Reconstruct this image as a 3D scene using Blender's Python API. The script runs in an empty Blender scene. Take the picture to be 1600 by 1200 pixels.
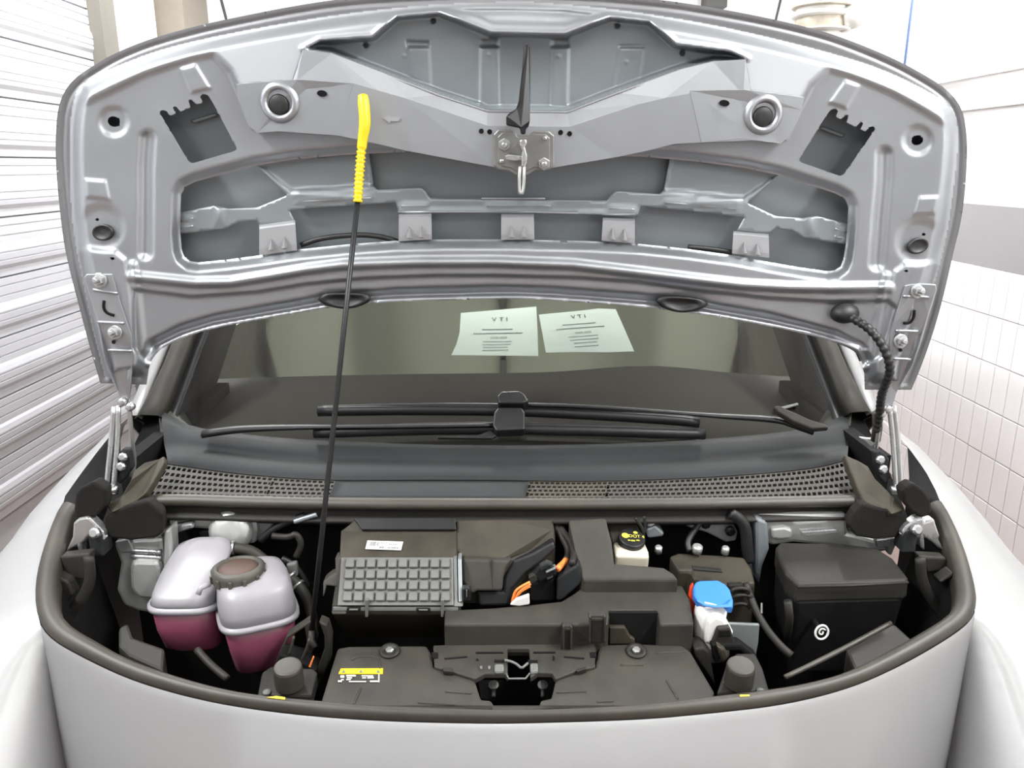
import bpy, bmesh, math, random
import numpy as np
from mathutils import Vector, Matrix, noise

S = bpy.context.scene
COL = S.collection
PI = math.pi

# ---------------------------------------------------------------- camera
CAM = Vector((0.0, 0.0, 1.45))
FPX = 1250.0
PITCH = math.atan(342.0 / FPX)
YAW = math.atan(20.0 / FPX * math.cos(PITCH))
cd = bpy.data.cameras.new('camera')
cam = bpy.data.objects.new('camera', cd)
COL.objects.link(cam)
cam.location = CAM
cam.rotation_euler = (PI / 2 - PITCH, 0, -YAW)
cd.sensor_width = 36.0
cd.lens = FPX / 1600.0 * 36.0
cd.clip_start = 0.02
S.camera = cam
FW = Vector((math.sin(YAW) * math.cos(PITCH), math.cos(YAW) * math.cos(PITCH), -math.sin(PITCH)))
RT = Vector((math.cos(YAW), -math.sin(YAW), 0))
UP = RT.cross(FW)

# ---------------------------------------------------------------- world, exposure
W = bpy.data.worlds.new('world')
S.world = W
W.use_nodes = True
W.node_tree.nodes['Background'].inputs[0].default_value = (0.9, 0.95, 1.0, 1)
W.node_tree.nodes['Background'].inputs[1].default_value = 0.3
S.view_settings.view_transform = 'Standard'
S.view_settings.look = 'None'
S.view_settings.gamma = 1.0
S.view_settings.use_curve_mapping = False
S.view_settings.exposure = 0.0
S.cycles.use_denoising = True
S.cycles.max_bounces = 8
S.cycles.sample_clamp_indirect = 6.0
S.cycles.caustics_reflective = False
S.cycles.caustics_refractive = False


def area(name, loc, size, power, rot=(0, 0, 0), col=(1, 1, 1)):
    d = bpy.data.lights.new(name, 'AREA')
    d.shape = 'RECTANGLE'
    d.size, d.size_y = size
    d.energy = power
    d.color = col
    o = bpy.data.objects.new(name, d)
    COL.objects.link(o)
    o.location = loc
    o.rotation_euler = rot
    return o


# fluorescent battens on the ceiling (their fixtures are built further down)
LAMPS = [(-1.4, -1.9, 14), (-1.4, 0.3, 92), (-1.4, 3.4, 66), (1.4, -1.9, 14), (1.4, 0.3, 92), (1.4, 3.4, 66), (0.0, -2.2, 12), (0.0, 3.9, 38)]
for lx, ly, lw in LAMPS:
    area('ceiling_lamp_light', (lx, ly, 2.84), (0.16, 1.35), lw, col=(0.985, 0.995, 1.0))

# ---------------------------------------------------------------- materials
MATS = {}


def mat(name, col, rough=0.5, metal=0.0, col2=None, scale=30.0, amt=0.5, bump=0.0, bscale=None, spec=0.5,
        coat=0.0, trans=0.0, sss=0.0, emit=0.0, detail=4.0, rvar=0.08, stretch=None):
    if name in MATS:
        return MATS[name]
    m = bpy.data.materials.new(name)
    m.use_nodes = True
    nt = m.node_tree
    N, L = nt.nodes, nt.links
    b = N['Principled BSDF']
    tc = N.new('ShaderNodeTexCoord')
    nz = N.new('ShaderNodeTexNoise')
    nz.inputs['Scale'].default_value = scale
    nz.inputs['Detail'].default_value = detail
    if stretch:
        mp = N.new('ShaderNodeMapping')
        mp.inputs['Scale'].default_value = stretch
        L.new(tc.outputs['Object'], mp.inputs['Vector'])
        L.new(mp.outputs['Vector'], nz.inputs['Vector'])
    else:
        L.new(tc.outputs['Object'], nz.inputs['Vector'])
    if col2 is None:
        col2 = tuple(min(1, c * 1.12) for c in col)
    rp = N.new('ShaderNodeValToRGB')
    rp.color_ramp.elements[0].position = 0.5 - 0.5 * amt
    rp.color_ramp.elements[1].position = 0.5 + 0.5 * amt
    rp.color_ramp.elements[0].color = (*col, 1)
    rp.color_ramp.elements[1].color = (*col2, 1)
    L.new(nz.outputs['Fac'], rp.inputs['Fac'])
    L.new(rp.outputs['Color'], b.inputs['Base Color'])
    mr = N.new('ShaderNodeMapRange')
    mr.inputs['To Min'].default_value = max(0.02, rough - rvar)
    mr.inputs['To Max'].default_value = min(1, rough + rvar)
    L.new(nz.outputs['Fac'], mr.inputs['Value'])
    L.new(mr.outputs['Result'], b.inputs['Roughness'])
    b.inputs['Metallic'].default_value = metal
    b.inputs['Specular IOR Level'].default_value = spec
    b.inputs['Coat Weight'].default_value = coat
    b.inputs['Coat Roughness'].default_value = 0.12
    b.inputs['Transmission Weight'].default_value = trans
    if sss:
        b.inputs['Subsurface Weight'].default_value = sss
        b.inputs['Subsurface Radius'].default_value = (0.02, 0.016, 0.016)
        b.inputs['Subsurface Scale'].default_value = 0.5
    if bump:
        n2 = N.new('ShaderNodeTexNoise')
        n2.inputs['Scale'].default_value = bscale or scale * 8
        n2.inputs['Detail'].default_value = 3
        L.new(tc.outputs['Object'], n2.inputs['Vector'])
        bp = N.new('ShaderNodeBump')
        bp.inputs['Strength'].default_value = bump
        bp.inputs['Distance'].default_value = 0.001
        L.new(n2.outputs['Fac'], bp.inputs['Height'])
        L.new(bp.outputs['Normal'], b.inputs['Normal'])
    if emit:
        b.inputs['Emission Color'].default_value = (*col, 1)
        b.inputs['Emission Strength'].default_value = emit
    MATS[name] = m
    return m


M_SILVER = mat('silver_paint', (0.40, 0.408, 0.42), 0.36, 0.6, (0.43, 0.438, 0.45), 6, 0.6, coat=0.25)
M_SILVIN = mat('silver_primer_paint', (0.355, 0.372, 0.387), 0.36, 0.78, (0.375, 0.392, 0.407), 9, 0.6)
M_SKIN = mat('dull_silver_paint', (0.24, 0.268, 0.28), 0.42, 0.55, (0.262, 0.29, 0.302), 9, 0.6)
M_BODY = mat('body_silver_paint', (0.335, 0.338, 0.338), 0.36, 0.45, (0.35, 0.353, 0.353), 4, 0.6, coat=0.15)
M_BLACK = mat('dusty_black_plastic', (0.009, 0.009, 0.0085), 0.55, 0, (0.024, 0.0215, 0.017), 14, 0.7, spec=0.3, bump=0.25, bscale=900)
M_BLACK2 = mat('clean_black_plastic', (0.006, 0.006, 0.0065), 0.42, 0, (0.010, 0.010, 0.0105), 20, 0.7, spec=0.35)
M_DUST = mat('dusty_grey_plastic', (0.015, 0.015, 0.0137), 0.58, 0, (0.044, 0.039, 0.030), 22, 0.75, spec=0.3, detail=8, bump=0.25, bscale=900)
M_BROWN = mat('brown_dusty_plastic', (0.014, 0.012, 0.0085), 0.58, 0, (0.050, 0.042, 0.028), 22, 0.7, spec=0.3, detail=8, bump=0.2, bscale=700)
M_GREYP = mat('grey_filter_plastic', (0.075, 0.079, 0.074), 0.5, 0, (0.125, 0.126, 0.116), 40, 0.8)
M_TUB = mat('bay_liner_black', (0.003, 0.003, 0.003), 0.8, 0, (0.007, 0.0065, 0.006), 12, 0.7, spec=0.15)
M_RUBBER = mat('rubber_seal', (0.016, 0.015, 0.0125), 0.5, 0, (0.052, 0.044, 0.033), 10, 0.7, detail=6)
M_RUBBERB = mat('black_rubber', (0.007, 0.007, 0.007), 0.5, 0, (0.013, 0.013, 0.0125), 25, 0.6)
M_FOAM = mat('black_foam', (0.006, 0.0055, 0.005), 0.9, 0, (0.014, 0.012, 0.010), 30, 0.7, spec=0.2, bump=0.5, bscale=500)
M_ZINC = mat('zinc_steel', (0.44, 0.455, 0.455), 0.28, 0.85, (0.54, 0.55, 0.54), 25, 0.7)
M_GALV = mat('galvanised_plate', (0.44, 0.45, 0.44), 0.30, 0.6, (0.58, 0.585, 0.565), 14, 0.8)
M_COWL = mat('cowl_grey_plastic', (0.016, 0.0175, 0.0185), 0.6, 0, (0.023, 0.0245, 0.025), 6, 0.7, spec=0.16, bump=0.2, bscale=900)
M_YEL = mat('yellow_plastic', (0.66, 0.47, 0.004), 0.4, 0, (0.70, 0.51, 0.008), 20)
M_TANK = mat('milky_plastic', (0.225, 0.22, 0.235), 0.40, 0, (0.285, 0.277, 0.29), 12, 0.7, sss=0.3)
M_COOL = mat('pink_coolant_plastic', (0.13, 0.028, 0.055), 0.35, 0, (0.21, 0.058, 0.095), 12, 0.8, sss=0.2)
M_WHITE = mat('white_plastic', (0.62, 0.61, 0.58), 0.4, 0, (0.67, 0.66, 0.63), 15)
M_BLUE = mat('blue_plastic', (0.022, 0.155, 0.52), 0.35, 0, (0.028, 0.17, 0.55), 15)
M_RED = mat('red_plastic', (0.75, 0.05, 0.02), 0.4, 0, (0.80, 0.08, 0.03), 15)
M_ORANGE = mat('orange_cable', (0.85, 0.20, 0.04), 0.45, 0, (0.9, 0.26, 0.06), 30)
M_BEIGE = mat('milky_beige_plastic', (0.50, 0.46, 0.36), 0.4, 0, (0.60, 0.56, 0.46), 20, sss=0.2)
M_PAPER = mat('pale_paper', (0.86, 0.93, 0.89), 0.8, 0, (0.88, 0.95, 0.91), 12)
M_INK = mat('dark_ink', (0.10, 0.12, 0.12), 0.8)
M_STICK = mat('label_white', (0.72, 0.72, 0.68), 0.5)
M_PRINT = mat('pale_print', (0.62, 0.61, 0.56), 0.6)
M_WALL = mat('white_wall_paint', (0.86, 0.845, 0.84), 0.6, 0, (0.89, 0.875, 0.865), 3, 0.8, bump=0.1, bscale=60)
M_BAND = mat('grey_wall_band', (0.30, 0.288, 0.295), 0.55, 0, (0.325, 0.313, 0.32), 4)
M_TILE = mat('white_glazed_tile', (0.88, 0.85, 0.86), 0.22, 0, (0.91, 0.88, 0.885), 5, 0.8)
M_GROUT = mat('grey_grout', (0.45, 0.42, 0.42), 0.8, 0, (0.52, 0.49, 0.49), 30)
M_FLOOR = mat("red_tile_floor", (0.17, 0.125, 0.108), 0.5, 0, (0.215, 0.16, 0.14), 8, 0.8, bump=0.15, bscale=80)
M_SHUT = mat('shutter_white_metal', (0.50, 0.498, 0.525), 0.42, 0.15, (0.55, 0.548, 0.575), 4, 0.8)
M_SHUTC = mat('shutter_groove_grey', (0.42, 0.41, 0.42), 0.6)
M_POST = mat('grey_door_post', (0.13, 0.12, 0.10), 0.6, 0, (0.17, 0.158, 0.135), 20, stretch=(1, 1, 0.1))
M_BEIGEC = mat('beige_column_paint', (0.27, 0.24, 0.20), 0.6)
M_DUCT = mat('pale_metal_duct', (0.66, 0.64, 0.60), 0.45, 0.2, (0.72, 0.70, 0.66), 10)
M_RING = mat('worn_clamp_metal', (0.36, 0.32, 0.25), 0.5, 0.5, (0.55, 0.50, 0.42), 25)
M_PIPEB = mat('blue_pipe_paint', (0.17, 0.26, 0.50), 0.45)
M_CABLE = mat('dark_cable', (0.06, 0.06, 0.06), 0.6)
M_DASH = mat('dashboard_brown_grey', (0.027, 0.0235, 0.020), 0.7, 0, (0.031, 0.027, 0.023), 8, spec=0.3)
M_SEAT = mat('olive_grey_fabric', (0.15, 0.152, 0.115), 0.85, 0, (0.165, 0.167, 0.127), 10)
M_HEAD = mat('pale_headliner', (0.45, 0.45, 0.40), 0.9)
M_LATCH = mat('latch_plate_grey', (0.20, 0.20, 0.19), 0.42, 0.7, (0.26, 0.26, 0.25), 30)
M_CAP = mat('faded_cap_plastic', (0.036, 0.034, 0.027), 0.55, 0, (0.075, 0.07, 0.058), 30, 0.8)
M_CAPRED = mat('faded_red_print', (0.085, 0.034, 0.025), 0.6, 0, (0.052, 0.046, 0.034), 60, 0.9)
M_WASH = mat('pale_grey_sheet', (0.20, 0.22, 0.215), 0.4, 0.4)
M_YPRINT = mat('yellow_print', (0.62, 0.58, 0.05), 0.5)
M_CEIL = mat('white_ceiling_paint', (0.88, 0.87, 0.86), 0.7)
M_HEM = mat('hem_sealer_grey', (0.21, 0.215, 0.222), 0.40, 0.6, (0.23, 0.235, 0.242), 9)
M_FRONT = mat('dim_grey_wall', (0.28, 0.28, 0.285), 0.6, 0, (0.31, 0.31, 0.315), 3)
M_BROWNF = mat('brown_brass', (0.30, 0.17, 0.08), 0.45, 0.6, (0.42, 0.26, 0.14), 25)
M_TRIM = mat('inner_trim_brown_grey', (0.060, 0.056, 0.047), 0.7, 0, (0.07, 0.066, 0.056), 10)
M_LAMP = mat('lit_diffuser', (1.0, 0.99, 0.96), 0.5, emit=12.0)


def glass_mat():
    m = bpy.data.materials.new('tinted_screen_glass')
    m.use_nodes = True
    nt = m.node_tree
    N, L = nt.nodes, nt.links
    out = N['Material Output']
    N.remove(N['Principled BSDF'])
    tr = N.new('ShaderNodeBsdfTransparent')
    tr.inputs[0].default_value = (0.94, 0.975, 0.925, 1)
    gl = N.new('ShaderNodeBsdfGlossy')
    gl.inputs['Roughness'].default_value = 0.03
    gl.inputs['Color'].default_value = (1, 1, 0.96, 1)
    fr = N.new('ShaderNodeFresnel')
    fr.inputs['IOR'].default_value = 1.5
    nz = N.new('ShaderNodeTexNoise')
    nz.inputs['Scale'].default_value = 3
    bp = N.new('ShaderNodeBump')
    bp.inputs['Strength'].default_value = 0.01
    L.new(nz.outputs['Fac'], bp.inputs['Height'])
    L.new(bp.outputs['Normal'], gl.inputs['Normal'])
    mx = N.new('ShaderNodeMixShader')
    L.new(fr.outputs[0], mx.inputs[0])
    L.new(tr.outputs[0], mx.inputs[1])
    L.new(gl.outputs[0], mx.inputs[2])
    L.new(mx.outputs[0], out.inputs['Surface'])
    return m


M_GLASS = glass_mat()

# ---------------------------------------------------------------- pixels to points
CR = {'A': (0, 0, .3375), 'B': (400, 0, .3375), 'C': (760, 0, .3375), 'D': (1060, 0, .3375),
      'E': (0, 380, .3375), 'F': (400, 380, .3375), 'G': (760, 380, .3375), 'H': (1060, 380, .3375),
      'a': (40, 690, .25), 'b': (200, 800, .25), 'c': (480, 780, .1875), 'd': (680, 780, .1875),
      'e': (880, 780, .225), 'g': (1140, 780, .2625), 'h': (380, 940, .2875), 'i': (760, 940, .2875),
      'j': (740, 180, 160 / 1371), 'k': (660, 980, .1875), 'l': (130, 590, 200 / 1091), 'r': (1280, 640, 200 / 1091)}


def K(tag, *pts):
    x, y, s = CR[tag]
    return [(x + p[0] * s, y + p[1] * s) for p in pts]


def ray(u, v):
    """View ray of a pixel of the 1600x1200 photograph, forward component 1."""
    return FW + RT * ((u - 800.0) / FPX) - UP * ((v - 600.0) / FPX)


def Uy(u, v, y):
    r = ray(u, v)
    return CAM + r * (y / r.y)


def Uz(u, v, z):
    r = ray(u, v)
    return CAM + r * ((z - CAM.z) / r.z)


def Ux(u, v, x):
    r = ray(u, v)
    return CAM + r * (x / r.x)


def Upl(u, v, p0, n):
    r = ray(u, v)
    return CAM + r * ((Vector(p0) - CAM).dot(n) / r.dot(n))


ZB = [(0.3, 0.50), (0.70, 0.735), (0.841, 0.80), (0.969, 0.87), (1.119, 0.94), (1.30, 0.985), (2.0, 1.1)]


def zb(y):
    for (y0, z0), (y1, z1) in zip(ZB, ZB[1:]):
        if y <= y1:
            return z0 + (z1 - z0) * (y - y0) / (y1 - y0)
    return ZB[-1][1]


def Ub(u, v, dz=0.0):
    """Point of the pixel's ray on the line of the bonnet gap (height zb(y))."""
    r = ray(u, v)
    lo, hi = 0.3, 2.0
    for _ in range(40):
        y = (lo + hi) / 2
        z = CAM.z + r.z * y / r.y
        if z > zb(y) + dz:
            lo = y
        else:
            hi = y
    return CAM + r * (lo / r.y)


def rs(pts, n):
    """Resample a polyline (any dimension) to n points by length."""
    a = np.array([list(p) for p in pts], float)
    d = np.r_[0, np.cumsum(np.linalg.norm(np.diff(a, axis=0), axis=1))]
    t = np.linspace(0, d[-1], n)
    return [tuple(np.interp(x, d, a[:, i]) for i in range(a.shape[1])) for x in t]


def smooth(pts, n, it=2):
    """Chaikin-smoothed, resampled open polyline."""
    a = [np.array(list(p), float) for p in pts]
    for _ in range(it):
        b = [a[0]]
        for p, q in zip(a, a[1:]):
            b += [p * .75 + q * .25, p * .25 + q * .75]
        b.append(a[-1])
        a = b
    return rs(a, n)


# ---------------------------------------------------------------- objects
ORG = {}


def thing(name, label, cat, loc, group=None):
    o = bpy.data.objects.new(name, None)
    COL.objects.link(o)
    o.location = loc
    o.empty_display_size = 0.05
    o['label'] = label
    o['category'] = cat
    if group:
        o['group'] = group
    ORG[o] = Vector(loc)
    return o


def tag(o, label, cat=None, group=None, kind=None):
    if label:
        o['label'] = label
    if cat:
        o['category'] = cat
    if group:
        o['group'] = group
    if kind:
        o['kind'] = kind
    return o


def mk(name, vs, fs, m, parent=None, sm=False, bev=0.0, seg=2, solid=0.0, label=None, ang=35, sub=0, origin=None, recalc=True, soff=-1.0):
    """One mesh object from world-space vertices."""
    vs = [Vector(v) for v in vs]
    if parent is not None:
        o0 = ORG[parent]
    else:
        o0 = Vector(origin) if origin else Vector((sum(v.x for v in vs) / len(vs), sum(v.y for v in vs) / len(vs), min(v.z for v in vs)))
    me = bpy.data.meshes.new(name)
    me.from_pydata([tuple(v - o0) for v in vs], [], fs)
    if recalc:
        bm = bmesh.new()
        bm.from_mesh(me)
        bmesh.ops.recalc_face_normals(bm, faces=bm.faces)
        bm.to_mesh(me)
        bm.free()
    me.update()
    o = bpy.data.objects.new(name, me)
    COL.objects.link(o)
    me.materials.append(m)
    if sm:
        me.polygons.foreach_set('use_smooth', [True] * len(me.polygons))
    if solid:
        md = o.modifiers.new('solid', 'SOLIDIFY')
        md.thickness = solid
        md.offset = soff
    if sub:
        md = o.modifiers.new('sub', 'SUBSURF')
        md.levels = md.render_levels = sub
    if bev:
        md = o.modifiers.new('bevel', 'BEVEL')
        md.width = bev
        md.segments = seg
        md.limit_method = 'ANGLE'
        md.angle_limit = math.radians(ang)
    if parent is not None:
        o.parent = parent
    else:
        o.location = o0
    ORG[o] = o0
    if label:
        o['label'] = label
    return o


def ext(pts, vec):
    """Polygon of points extruded by a vector (one vector, or one end point per vertex)."""
    n = len(pts)
    pts = [Vector(p) for p in pts]
    if isinstance(vec, list):
        p2 = [Vector(p) for p in vec]
    else:
        p2 = [p + Vector(vec) for p in pts]
    fs = [tuple(range(n)), tuple(range(2 * n - 1, n - 1, -1))]
    fs += [(i, (i + 1) % n, n + (i + 1) % n, n + i) for i in range(n)]
    return pts + p2, fs


def join(*vf):
    V, F = [], []
    for v, f in vf:
        k = len(V)
        V += list(v)
        F += [tuple(i + k for i in x) for x in f]
    return V, F


def grid(rows, close_u=False):
    n = len(rows[0])
    V = [Vector(p) for r in rows for p in r]
    F = []
    for i in range(len(rows) - 1):
        for j in range(n if close_u else n - 1):
            a, b = i * n + j, i * n + (j + 1) % n
            F.append((a, b, b + n, a + n))
    return V, F


def frames(pts):
    pts = [Vector(p) for p in pts]
    T = []
    for i in range(len(pts)):
        t = pts[min(i + 1, len(pts) - 1)] - pts[max(i - 1, 0)]
        T.append(t.normalized())
    up = Vector((0, 0, 1)) if abs(T[0].z) < 0.9 else Vector((0, 1, 0))
    n = (up - T[0] * up.dot(T[0])).normalized()
    out = []
    for p, t in zip(pts, T):
        n = (n - t * n.dot(t)).normalized()
        out.append((p, t, n, t.cross(n)))
    return out


def tube(pts, r, n=10, cap=True, flat=1.0):
    fr = frames(pts)
    rr = r if isinstance(r, (list, tuple)) else [r] * len(fr)
    V, F = [], []
    for (p, t, a, b), q in zip(fr, rr):
        for k in range(n):
            w = 2 * PI * k / n
            V.append(p + a * (q * flat * math.cos(w)) + b * (q * math.sin(w)))
    for i in range(len(fr) - 1):
        for k in range(n):
            F.append((i * n + k, i * n + (k + 1) % n, (i + 1) * n + (k + 1) % n, (i + 1) * n + k))
    if cap:
        F.append(tuple(range(n - 1, -1, -1)))
        F.append(tuple(range(len(V) - n, len(V))))
    return V, F


def lathe(p, ax, prof, n=24, flat=1.0, ref=None, caps=True):
    """prof: (radius, distance along the axis) pairs, revolved about axis ax through p."""
    ax = Vector(ax).normalized()
    rf = Vector(ref) if ref else (Vector((0, 0, 1)) if abs(ax.z) < 0.9 else Vector((1, 0, 0)))
    a = (rf - ax * rf.dot(ax)).normalized()
    b = ax.cross(a)
    p = Vector(p)
    V, F = [], []
    for r, h in prof:
        for k in range(n):
            w = 2 * PI * k / n
            V.append(p + ax * h + a * (r * math.cos(w)) + b * (r * flat * math.sin(w)))
    for i in range(len(prof) - 1):
        for k in range(n):
            F.append((i * n + k, i * n + (k + 1) % n, (i + 1) * n + (k + 1) % n, (i + 1) * n + k))
    if caps:
        F.append(tuple(range(n - 1, -1, -1)))
    F.append(tuple(range(len(V) - n, len(V))))
    return V, F


def box(c, s, R=None):
    c = Vector(c)
    V = []
    for z in (-.5, .5):
        for x, y in ((-.5, -.5), (.5, -.5), (.5, .5), (-.5, .5)):
            q = Vector((x * s[0], y * s[1], z * s[2]))
            V.append(c + (R @ q if R else q))
    return V, [(3, 2, 1, 0), (4, 5, 6, 7), (0, 1, 5, 4), (1, 2, 6, 5), (2, 3, 7, 6), (3, 0, 4, 7)]


def rrect(w, h, r, n=5):
    out = []
    for cx, cy, a0 in ((w / 2 - r, h / 2 - r, 0), (-w / 2 + r, h / 2 - r, 90), (-w / 2 + r, -h / 2 + r, 180), (w / 2 - r, -h / 2 + r, 270)):
        for k in range(n):
            a = math.radians(a0 + 90 * k / (n - 1))
            out.append((cx + r * math.cos(a), cy + r * math.sin(a)))
    return out


def text(s, name, size, m, parent, M):
    """Flat lettering as a mesh; M places the text plane in the world."""
    c = bpy.data.curves.new(name, 'FONT')
    c.body = s
    c.size = size
    c.align_x, c.align_y = 'CENTER', 'CENTER'
    t = bpy.data.objects.new(name, c)
    COL.objects.link(t)
    dg = bpy.context.evaluated_depsgraph_get()
    me = bpy.data.meshes.new_from_object(t.evaluated_get(dg))
    bpy.data.objects.remove(t)
    me.transform(Matrix.Translation(-ORG[parent]) @ M)
    me.materials.clear()
    me.materials.append(m)
    o = bpy.data.objects.new(name, me)
    COL.objects.link(o)
    o.parent = parent
    ORG[o] = ORG[parent]
    return o


def basis(p, ex, ey):
    ex = Vector(ex).normalized()
    ey = Vector(ey)
    ez = ex.cross(ey).normalized()
    ey = ez.cross(ex)
    M = Matrix((ex, ey, ez)).transposed().to_4x4()
    M.translation = Vector(p)
    return M
# ================================================================ the room
XL, XR, YB, YF, ZC = -1.90, 1.90, 5.2, -3.0, 3.0


def slab(name, lo, hi, m, parent=None, label=None):
    c = [(a + b) / 2 for a, b in zip(lo, hi)]
    s = [b - a for a, b in zip(lo, hi)]
    v, f = box(c, s)
    return mk(name, v, f, m, parent, label=label, recalc=False)


def struct(o):
    o['kind'] = 'structure'
    return o


struct(slab('floor', (XL - .3, YF - .2, -0.1), (XR + .3, YB + .2, 0), M_FLOOR))
struct(slab('ceiling', (XL - .3, YF - .2, ZC), (XR + .3, YB + .2, ZC + .1), M_CEIL))
struct(slab('wall_back', (XL - .3, YB, 0), (XR + .3, YB + .15, ZC), M_WALL))
struct(slab('wall_front', (XL - .3, YF - .15, 0), (XR + .3, YF, ZC), M_FRONT))
struct(slab('wall_left', (XL - .25, YF, 0), (XL - .10, YB, ZC), M_WALL))
wr = struct(slab('wall_right', (XR + .012, YF, 0), (XR + .2, YB, ZC), M_WALL))
# tiles on the lower right wall, grey band above them, ledge lines higher up
TH, TW = 0.1775, 0.0915
slab('grout_bed', (XR + .004, YF, 0.0), (XR + .0125, YB, 6 * TH), M_GROUT, wr)
v, f = box((0, 0, 0), (0.010, TW - .004, TH - .004))
tile0 = None
rnd = random.Random(4)
rest = []
for j in range(int((YB - YF) / TW)):
    for i in range(6):
        c = Vector((XR + .003, YF + (j + .5) * TW, (i + .5) * TH))
        if 1.75 < c.y < 4.4:
            if tile0 is None:
                tile0 = mk('tile', v, f, M_TILE, None, bev=.0015, seg=1, origin=(0, 0, 0), recalc=False)
                t = tile0
            else:
                t = tile0.copy()
                COL.objects.link(t)
            t.parent = wr
            t.location = c - ORG[wr] + Vector((rnd.uniform(-.0006, .0006), 0, 0))
        else:
            rest.append(box(c, (0.010, TW - .004, TH - .004)))
vv, ff = join(*rest)
o = mk('distant_tiles', vv, ff, M_TILE, wr, recalc=False)
o['kind'] = 'stuff'
slab('grey_band', (XR + .0, YF, 6 * TH), (XR + .0125, YB, 1.300), M_BAND, wr)
slab('ledge', (XR - .006, YF, 1.665), (XR + .0125, YB, 1.690), M_WALL, wr)
slab('ledge', (XR - .004, YF, 1.790), (XR + .0125, YB, 1.802), M_WALL, wr)
slab('pilaster', (XR - .10, 3.95, 1.69), (XR + .0125, YB, ZC), M_WALL, wr)

# sectional shutter on the left: one long ribbed slat over another
sh = bpy.data.objects.new('door_1', None)
COL.objects.link(sh)
sh.location = (XL, 1.0, 0)
ORG[sh] = Vector(sh.location)
sh['kind'] = 'structure'
SP = 0.222
prof = [(-.010, 0.0), (0, .003), (0, .030), (.008, .046), (.0095, .060), (.0060, .0617), (.0060, .0648), (.0095, .0665), (.0105, .088), (.0070, .0897), (.0070, .0928), (.0105, .0945),
        (.0105, .100), (.006, .118), (0, .128), (0, .150), (-.0038, .1515), (-.0038, .1545), (0, .156), (0, .186), (-.0038, .1875), (-.0038, .1905), (0, .192),
        (0, .2165), (-.010, .2195)]
Y0, Y1 = -2.6, 4.05
P0 = [Vector((XL + a, Y0, b)) for a, b in prof]
v, f = ext(P0, (0, Y1 - Y0, 0))
s0 = mk('slat', v, f, M_SHUT, None, origin=(XL, 1.0, 0))
for k in range(1, 14):
    s = s0 if k == 1 else s0.copy()
    if k > 1:
        COL.objects.link(s)
    s.parent = sh
    s.location = (0, 0, -.074 + k * SP)
slab('backing_sheet', (XL - .09, Y0, 0), (XL - .014, Y1, ZC - .05), M_SHUTC, sh)
struct(slab('trim_1', (XL - .09, 4.05, 0), (XL + .06, 4.20, ZC), M_POST))
struct(slab('trim_2', (XL - .09, 4.20, 0), (XL + .10, 4.58, ZC), M_WALL))
struct(slab('trim_3', (XL - .09, 4.80, 0), (XL + .17, YB, ZC), M_BEIGEC))

# hanging cables, ventilation pipes and a blue pipe at the back
def cable(name, pts, r, m, label, cat, group=None):
    v, f = tube(pts, r, 8)
    return tag(mk(name, v, f, m, None, sm=True), label, cat, group)


cable('wall_cable', [Uy(330, -60, 5.19), Uy(343, -10, 5.19), Uy(352, 24, 5.19), Uy(365, 80, 5.19)], .008, M_CABLE,
      'thin dark cable slanting down the white back wall beside the beige column', 'cable')
cable('wall_cable', [Uy(1232, -60, 5.19), Uy(1222, -10, 5.19), Uy(1213, 28, 5.19), Uy(1200, 90, 5.19)], .007, M_CABLE,
      'thin dark cable slanting down the white back wall beside the ventilation pipe', 'cable')
bp0 = Ux(1427, -10, XR - .115)
cable('wall_pipe', [(bp0.x, bp0.y, ZC - .01), (bp0.x, bp0.y, 1.72)], .006, M_PIPEB,
      'thin blue pipe running straight down the white wall', 'pipe')
vp = Uy(1284, 20, 3.6)
vt = thing('ventilation_pipe', 'fat pale metal ventilation pipe with a worn clamp ring and elbow branch', 'pipe', (vp.x, vp.y, 1.95))
for nm, z0, z1, r, m_ in (('lower_pipe', 1.96, 1.995, .085, M_DUCT), ('worn_collar', 1.995, 2.045, .104, M_RING), ('upper_pipe', 2.06, 2.995, .104, M_DUCT)):
    v, f = lathe((vp.x, vp.y, z0), (0, 0, 1), [(r, 0), (r, z1 - z0)], 32)
    mk(nm, v, f, m_, vt, sm=True, bev=.002)
for z, m_, h_ in ((1.985, M_DUCT, .012), (2.038, M_DUCT, .026), (2.076, M_RING, .012)):
    v, f = lathe((vp.x, vp.y, z), (0, 0, 1), [(.10, 0), (.118, h_ * .15), (.123, h_ * .5), (.118, h_ * .85), (.10, h_)], 32)
    mk('clamp_ring', v, f, m_, vt, sm=True)
v, f = box((vp.x - .005, vp.y - .10, 2.24), (.095, .02, .27))
mk('open_hatch', v, f, M_CABLE, vt, label='dark opening cut in the pipe')
el = [(vp.x + .06, vp.y - .05, 2.03), (vp.x + .13, vp.y - .05, 2.045), (vp.x + .19, vp.y - .05, 2.10), (vp.x + .215, vp.y - .05, 2.22), (vp.x + .215, vp.y - .05, 2.99)]
v, f = tube(smooth(el, 20), .052, 20)
mk('elbow', v, f, M_DUCT, vt, sm=True)
ft = thing('pipe_fitting', 'small brown pipe fitting low on the tiled wall, glimpsed behind the bonnet corner', 'fitting', Ux(1338, 612, XR - .03))
c = Ux(1338, 598, XR - .03)
v, f = tube(smooth([c + Vector((.03, -.10, .02)), c + Vector((0, -.10, .02)), c + Vector((-.01, 0, .03)), c + Vector((0, .10, .0)), c + Vector((.03, .10, -.02))], 14), .022, 10)
mk('fitting_pipe', v, f, M_BROWNF, ft, sm=True)
v, f = lathe(c + Vector((-.01, 0, .0)), (0, 0, 1), [(.02, -.05), (.03, -.045), (.03, .0), (.018, .01), (.018, .06), (.035, .065), (.035, .08)], 14)
mk('fitting_valve', v, f, M_BROWNF, ft, sm=True)
bx = Uy(1115, 4, 5.1)
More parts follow.
